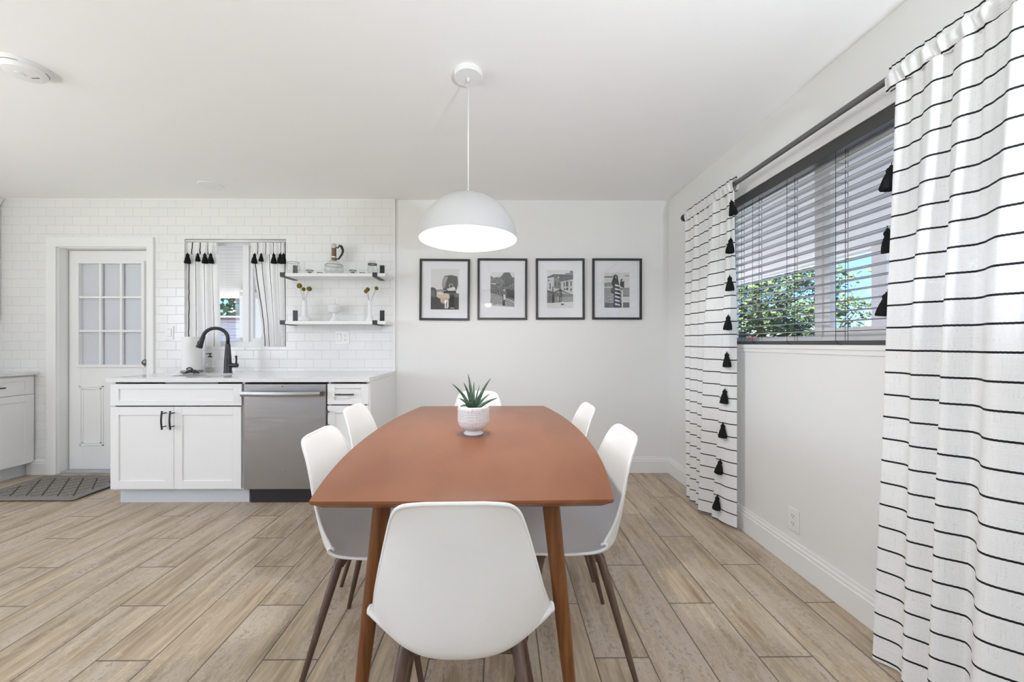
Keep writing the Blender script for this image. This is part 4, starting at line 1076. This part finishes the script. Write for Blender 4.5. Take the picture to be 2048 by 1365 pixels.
def frame(px0, px1, py0, py1, tilt, label, art, ox, oy, sc_):
    """art polygons are given in crop pixels; ox, oy, sc_ turn them into photo pixels"""
    x0, z1 = at(px0, py0, D-.02); x1, z0 = at(px1, py1, D-.02); cx, cz = (x0+x1)/2, (z0+z1)/2; w, h = (x1-x0)/2, (z1-z0)/2
    e = empty('picture_frame', (cx, D, cz), label=label, cat='picture', group='black framed photographs in a row'); e.rotation_euler = (0, tilt, 0)
    bm = nb(); q = .019
    bx(bm, -w, w, -.022, -.001, h-q, h); bx(bm, -w, w, -.022, -.001, -h, -h+q); bx(bm, -w, -w+q, -.022, -.001, -h+q, h-q); bx(bm, w-q, w, -.022, -.001, -h+q, h-q)
    obj('frame_moulding', bm, black_m, e, bevel=.001)
    bm = nb(); bx(bm, -w+q, w-q, -.010, -.004, -h+q, h-q); obj('mat_board', bm, mat_board, e)
    bm = nb(); lay = 0
    for key, pts in art:
        lay += 1; vs = []
        for a, b in pts:
            X, Z = at(ox+a/sc_, oy+b/sc_, D-.02); vs.append(bm.verts.new((X-cx, -.0100-.00012*lay, Z-cz)))
        f = bm.faces.new(vs); f.material_index = keys.index(key)
    me_o = obj('print', bm, [PG[k] for k in keys], e, label='black and white photograph')
    bm = nb(); bx(bm, -w+q, w-q, -.0175, -.0155, -h+q, h-q); obj('glass', bm, pic_glass, e)
def rect(a, b, c, d): return [(a, b), (c, b), (c, d), (a, d)]
def ell(cx, cy, rx, ry, n=24): return [(cx+rx*math.cos(2*PI*k/n), cy+ry*math.sin(2*PI*k/n)) for k in range(n)]
# picture 1 (crop origin 840,520, scale 11.38)
a1 = [('print_light', rect(242, 200, 885, 640)), ('field', [(242, 830), (400, 850), (560, 800), (885, 760), (885, 1130), (242, 1130)]), ('print_mid', rect(242, 760, 885, 850)),
      ('print_grey', [(370, 670), (560, 660), (600, 780), (380, 780)]), ('field', [(242, 630), (300, 625), (350, 650), (375, 700), (370, 790), (330, 840), (242, 840)]), ('print_mid', rect(242, 700, 330, 830)),
      ('print_dark', [(550, 365), (640, 350), (700, 340), (800, 360), (845, 370), (862, 470), (860, 570), (830, 680), (740, 740), (600, 700), (520, 660), (500, 560), (512, 450)]),
      ('print_grey', [(550, 385), (630, 380), (600, 470), (575, 520), (570, 640), (530, 640), (512, 560), (525, 450)]), ('print_black', [(650, 370), (820, 380), (840, 500), (820, 640), (640, 640), (590, 560), (620, 470)]),
      ('print_grey', ell(700, 590, 52, 55)), ('print_black', ell(705, 595, 34, 36)), ('print_white', [(600, 660), (690, 635), (760, 610), (790, 620), (815, 720), (780, 690), (720, 740), (640, 700)]),
      ('print_black', rect(540, 700, 820, 760)), ('print_light', rect(560, 920, 650, 1080)), ('print_mid', rect(595, 940, 612, 1080)), ('print_black', rect(660, 780, 780, 1080)), ('print_white', rect(560, 1075, 595, 1105)), ('print_white', rect(605, 1075, 635, 1105)), ('print_white', rect(700, 1080, 722, 1100)), ('print_white', rect(735, 1088, 765, 1108))]
frame(839, 939.5, 518, 641, .008, 'framed photo of a round stone arch and seated figure, first from left', a1, 840, 520, 11.38)
# picture 2 (crop origin 820,500, scale 8.192)
a2 = [('print_light', rect(1318, 365, 1712, 930)), ('rock', [(1318, 420), (1370, 455), (1480, 440), (1540, 370), (1630, 365), (1670, 440), (1712, 450), (1712, 840), (1318, 700)]),
      ('print_dark', [(1500, 460), (1545, 370), (1630, 368), (1690, 480), (1680, 560), (1560, 600), (1540, 500)]), ('print_mid', rect(1318, 520, 1420, 545)), ('print_light', rect(1325, 548, 1415, 560)),
      ('bush', [(1318, 620), (1450, 640), (1712, 640), (1712, 850), (1560, 770), (1318, 700)]), ('path', [(1318, 705), (1450, 740), (1560, 790), (1712, 860), (1712, 935), (1318, 910)]),
      ('print_dark', [(1570, 640), (1712, 660), (1712, 800), (1600, 770)]), ('print_dark', [(1525, 730), (1560, 735), (1556, 915), (1515, 915)]), ('print_white', [(1530, 730), (1560, 730), (1565, 800), (1535, 830)]), ('print_light', ell(1545, 660, 12, 18))]
frame(955, 1054.5, 517, 640, .003, 'framed photo of a rocky peak over a path, second from left', a2, 820, 500, 8.192)
# picture 3 (crop origin 1050,500)
a3 = [('print_light', rect(365, 330, 792, 950)), ('facade', [(365, 450), (470, 400), (792, 405), (792, 710), (365, 690)]), ('print_dark', [(370, 440), (475, 395), (792, 405), (792, 480), (590, 520), (480, 440), (370, 465)]), ('print_mid', [(740, 340), (792, 345), (792, 400), (660, 400), (665, 380), (745, 375)]),
      ('print_mid', [(475, 440), (590, 520), (590, 640), (475, 620)]), ('print_black', ell(505, 550, 13, 34)), ('print_black', ell(558, 548, 12, 30)), ('print_black', rect(490, 440, 510, 470)), ('print_black', rect(597, 435, 615, 470)), ('print_white', ell(550, 450, 14, 12)),
      ('print_dark', rect(636, 530, 655, 600)), ('print_dark', rect(674, 515, 712, 600)), ('print_dark', rect(745, 515, 768, 590)), ('print_black', ell(653, 645, 10, 20)), ('print_black', ell(695, 640, 17, 24)), ('print_black', ell(758, 650, 14, 22)), ('print_dark', rect(395, 490, 410, 510)), ('print_dark', rect(405, 545, 422, 640)), ('print_dark', rect(450, 605, 466, 690)), ('print_dark', rect(375, 480, 388, 510)),
      ('fence', [(365, 690), (560, 700), (792, 745), (792, 850), (365, 870)]), ('print_dark', [(365, 660), (480, 690), (580, 640), (660, 690), (792, 735), (792, 750), (660, 708), (580, 660), (480, 712), (365, 690)]), ('print_black', rect(450, 720, 475, 880)), ('print_grey', rect(540, 760, 556, 820)), ('print_black', [(560, 640), (600, 640), (610, 860), (560, 860)]), ('print_grey', rect(565, 680, 580, 750)),
      ('print_light', [(365, 872), (792, 850), (792, 945), (365, 945)]), ('print_white', ell(612, 880, 36, 30)), ('print_dark', rect(590, 880, 640, 905))] + [('print_light', rect(x_, 770, x_+7, 850)) for x_ in range(500, 790, 26)]
frame(1072, 1169.5, 517, 639.5, -.002, 'framed photo of an old town building behind railings, third from left', a3, 1050, 500, 8.192)
a4 = [('print_light', rect(1303, 370, 1718, 950)), ('print_grey', rect(1303, 620, 1718, 948)), ('print_mid', rect(1303, 432, 1440, 452)), ('print_grey', rect(1640, 415, 1715, 430)), ('path', [(1303, 540), (1400, 530), (1440, 600), (1303, 605)]), ('path', rect(1303, 620, 1450, 945)), ('print_mid', rect(1310, 870, 1718, 945)), ('print_light', rect(1600, 760, 1718, 868)), ('print_mid', rect(1600, 752, 1718, 764)), ('print_mid', rect(1600, 862, 1718, 874)),
      ('print_dark', [(1455, 420), (1490, 400), (1520, 420), (1530, 480), (1545, 560), (1570, 700), (1580, 945), (1455, 945), (1460, 720), (1410, 700), (1420, 640), (1445, 600), (1415, 550), (1445, 470)]), ('print_grey', ell(1492, 445, 16, 26)), ('print_dark', [(1575, 480), (1600, 470), (1630, 500), (1630, 620), (1580, 640), (1560, 560)]), ('print_light', ell(1608, 500, 14, 20))] \
     + [('print_white', [(1480, 560+k*62), (1560, 585+k*62), (1560, 605+k*62), (1480, 590+k*62)]) for k in range(6)] + [('print_light', [(1570, 600+k*60), (1610, 615+k*60), (1610, 630+k*60), (1570, 618+k*60)]) for k in range(4)] + [('print_white', rect(1590, 660, 1610, 945))]
frame(1185, 1284, 517, 639.5, .002, 'framed photo of a dark-haired person in a long patterned garment, rightmost', a4, 1050, 500, 8.192)

# ================================================================== rug
rug_m = mat('grey_woven_mat', (.22, .20, .18), .95, spec=.05); g = N(rug_m); x, y, z = g.sep(g.obj())
d1 = g.m('ABSOLUTE', g.m('SUBTRACT', g.m('FRACT', g.m('MULTIPLY', g.m('ADD', x, g.m('MULTIPLY', y, .9)), 8.5)), .5))
d2 = g.m('ABSOLUTE', g.m('SUBTRACT', g.m('FRACT', g.m('MULTIPLY', g.m('SUBTRACT', x, g.m('MULTIPLY', y, .9)), 8.5)), .5))
lat = g.ramp(g.m('MINIMUM', d1, d2), .03, .08)
ns_ = g.noise(g.comb(g.m('MULTIPLY', x, 60.0), g.m('MULTIPLY', y, 170.0), 0.0), 1.0, 4, .7)
c = g.mix(g.ramp(ns_, .35, .65), (.13, .115, .10, 1), (.34, .31, .285, 1))
inx = g.m('MULTIPLY', g.m('GREATER_THAN', x, -3.86), g.m('LESS_THAN', x, -3.19)); iny = g.m('MULTIPLY', g.m('GREATER_THAN', y, 2.83), g.m('LESS_THAN', y, 3.21))
inn = g.m('MULTIPLY', inx, iny)
c = g.mix(g.m('MULTIPLY', g.m('SUBTRACT', 1.0, lat), inn), c, (.075, .065, .055, 1))
c = g.mix(g.m('MULTIPLY', g.m('SUBTRACT', 1.0, inn), .6), c, (.25, .235, .23, 1))
g.base(c); g.bump(ns_, .003, 1)
bm = nb(); grid(bm, 40, 20, lambda u, v: (lerp(-3.925, -3.125, u), lerp(2.765, 3.265, v), .008+.0015*math.sin(u*31)*math.sin(v*17)))
rg = tag(obj('door_mat', bm, rug_m, smooth=True), 'grey woven door mat on the floor before the back door', 'mat')
so = rg.modifiers.new('t', 'SOLIDIFY'); so.thickness = .007; so.offset = -1

# ================================================================== outside
grass_m = mat('grass', (.16, .24, .06), .95, spec=.05); g = N(grass_m); g.base(g.mix(g.ramp(g.noise(g.obj(), 3, 5, .6), .35, .65), (.15, .19, .07, 1), (.26, .30, .14, 1)))
conc_m = mat('pale_concrete', (.52, .51, .49), .9)
bm = nb(); bx(bm, -60, 90, -40, 90, -.30, -.13); struct('ground', bm, grass_m)
bm = nb(); bx(bm, RW+.18, 8.5, -4, 14, -.13, -.05); bx(bm, -16, RW+.18, D+.2, 14, -.13, -.05); struct('patio_slab', bm, conc_m)
pale = mat('pale_patio_boards', (.84, .80, .76), .7); g = N(pale); x, y, z = g.sep(g.obj())
seam = g.ramp(g.m('ABSOLUTE', g.m('SUBTRACT', g.m('FRACT', g.m('DIVIDE', y, .145)), .5)), .44, .49)
g.base(g.mix(seam, (.84, .80, .78, 1), (.58, .55, .55, 1)))
pale2 = mat('pale_porch_paint', (.85, .81, .79), .7)
pc = empty('patio_cover', (3.9, 3, 2.13), label='pale porch roof on posts outside the right window', cat='patio cover')
bm = nb(); prism(bm, [(RW+.17, 2.36), (3.92, 2.145), (3.92, 2.22), (RW+.17, 2.43)], 'y', -1.0, 10.5); wobj('deck', bm, pale2, pc)
bm = nb(); bx(bm, 3.90, 3.96, -1.0, 10.5, 2.128, 2.24); wobj('fascia', bm, vinyl, pc)
bm = nb(); bx(bm, 3.80, 3.95, 3.66, 3.81, -.05, 2.15); wobj('post', bm, pale2, pc)
bm = nb(); bx(bm, 3.80, 3.95, 9.9, 10.05, -.05, 2.15); wobj('post', bm, pale2, pc)
kc = empty('kitchen_patio_cover', (-3, 5, 2.2), label='pale boarded porch ceiling outside the kitchen window', cat='patio cover')
zo = H-(597.5-CY)/F*7.0
bm = nb(); prism(bm, [(D+.36, 2.36), (7.0, zo), (7.0, zo+.08), (D+.36, 2.44)], 'x', -9.5, RW); wobj('deck', bm, pale, kc)
bm = nb(); bx(bm, at(503, 600, 6.6)[0], at(503, 600, 6.6)[0]+.6, 6.3, 6.7, -.05, zo+.02); wobj('post', bm, pale2, kc)

leafm = []
for k, (lo, hi) in enumerate((((.022, .055, .018), (.15, .22, .07)), ((.035, .08, .03), (.10, .16, .08)))):
    m = mat('tree_leaves_%d' % k, lo, .6); g = N(m); g.base(g.mix(g.ramp(g.noise(g.obj(), 1.6, 4, .7), .4, .62), (*lo, 1), (*hi, 1))); leafm.append(m)
bark = mat('tree_bark', (.09, .07, .055), .9)
def tree(loc, height, r, label, nclump, per, m, seed, squash=.8, lsize=.09):
    rn = random.Random(seed); e = empty('tree', loc, label=label, cat='tree')
    bm = nb(); cl_ = []
    for _ in range(nclump):
        while True:
            p = Vector((rn.uniform(-1, 1), rn.uniform(-1, 1), rn.uniform(-1, 1)))
            if p.length < 1: break
        cl_.append((Vector((p.x*r, p.y*r, height-r*squash+p.z*r*squash)), rn.uniform(.18, .36)*r))
    for c_, cr_ in cl_:
        for _ in range(per):
            d_ = Vector((rn.gauss(0, 1), rn.gauss(0, 1), rn.gauss(0, .7))); p = c_+d_*cr_*.5
            a = Vector((rn.gauss(0, 1), rn.gauss(0, 1), rn.gauss(0, 1))).normalized(); b = a.orthogonal().normalized(); s_ = lsize*rn.uniform(.6, 1.5)
            vs = [bm.verts.new(p+a*s_), bm.verts.new(p+b*s_*.55), bm.verts.new(p-a*s_), bm.verts.new(p-b*s_*.55)]
            bm.faces.new(vs)
    me = bpy.data.meshes.new('foliage'); bm.to_mesh(me); bm.free(); me.materials.append(m)
    o = bpy.data.objects.new('foliage', me); COL.objects.link(o); o.parent = e
    bm = nb(); tube(bm, [(0, 0, 0), (.05*r, 0, height*.3), (0, .05*r, height*.6), (.1*r, 0, height*.85)], [.07*r, .055*r, .04*r, .015*r], 10)
    for c_, cr_ in cl_[:14]: tube(bm, [(0, .03*r, height*rn.uniform(.35, .6)), tuple(c_)], [.022*r, .006*r], 5)
    obj('trunk', bm, bark, e, smooth=True)
    return e
tree((11.2, 16.2, -.13), 5.6, 3.1, 'large leafy tree seen through the left half of the right window', 60, 150, leafm[0], 3, .85, .11)
tree((8.0, 9.05, -.13), 2.75, .75, 'sparse leafy tree beside the window mullion, nearer the porch post', 20, 60, leafm[0], 9, .9, .05)
tree((-9.6, 15.0, -.13), 3.9, 1.9, 'bushy green tree seen through the kitchen window', 34, 150, leafm[1], 5, .8, .10)
red_m = mat('red_blossom', (.55, .03, .05), .7)
tree((6.6, 9.75, -.13), 1.50, .15, 'small red flowering bush under the large leafy tree', 8, 40, red_m, 12, .7, .025)
roof_m = mat('pale_shingle_roof', (.62, .61, .62), .9)
def house(x0, x1, y0, y1, hw_, hr, label):
    e = empty('neighbour_house', ((x0+x1)/2, (y0+y1)/2, 0), label=label, cat='house')
    bm = nb(); bx(bm, x0, x1, y0, y1, -.13, hw_); wobj('walls', bm, ext_m, e)
    bm = nb(); ym = (y0+y1)/2; prism(bm, [(y0-.4, hw_), (y1+.4, hw_), (y1+.4, hw_+.08), (ym, hr), (y0-.4, hw_+.08)], 'x', x0-.4, x1+.4); wobj('roof', bm, roof_m, e)
    return e
house(22, 32, 26, 38, 1.4, 2.5, 'low pale-roofed house beyond the trees outside the right window')
house(24, 34, 8, 22, 1.3, 2.0, 'low pale house on the horizon beside the porch post')
# outbuilding seen through the kitchen window
sid = mat('weathered_lilac_siding', (.40, .39, .44), .85); g = N(sid); x, y, z = g.sep(g.obj())
sm = g.ramp(g.m('ABSOLUTE', g.m('SUBTRACT', g.m('FRACT', g.m('DIVIDE', g.m('ADD', z, .02), .152)), .5)), .455, .49)
c = g.mix(g.ramp(g.noise(g.comb(g.m('MULTIPLY', x, 3.0), y, g.m('MULTIPLY', z, 30.0)), 1.0, 5, .7), .4, .7), (.50, .49, .54, 1), (.34, .33, .38, 1))
g.base(g.mix(sm, c, (.10, .09, .10, 1)))
ob = empty('outbuilding', (-6.5, 9.5, 0), label='low outbuilding with lilac-grey siding outside the kitchen window', cat='shed')
zt = H-(641-CY)/F*9.0
bm = nb(); bx(bm, -10.5, -3.0, 9.0, 11, -.13, zt); wobj('siding_wall', bm, sid, ob)
bm = nb(); bx(bm, -10.7, -2.8, 8.9, 11.2, zt, zt+.055); wobj('eave', bm, mat('plum_fascia', (.16, .11, .13), .7), ob)
bm = nb(); bx(bm, -10.8, -2.7, 8.8, 11.2, zt+.055, zt+.09); wobj('roof_edge', bm, vinyl, ob)
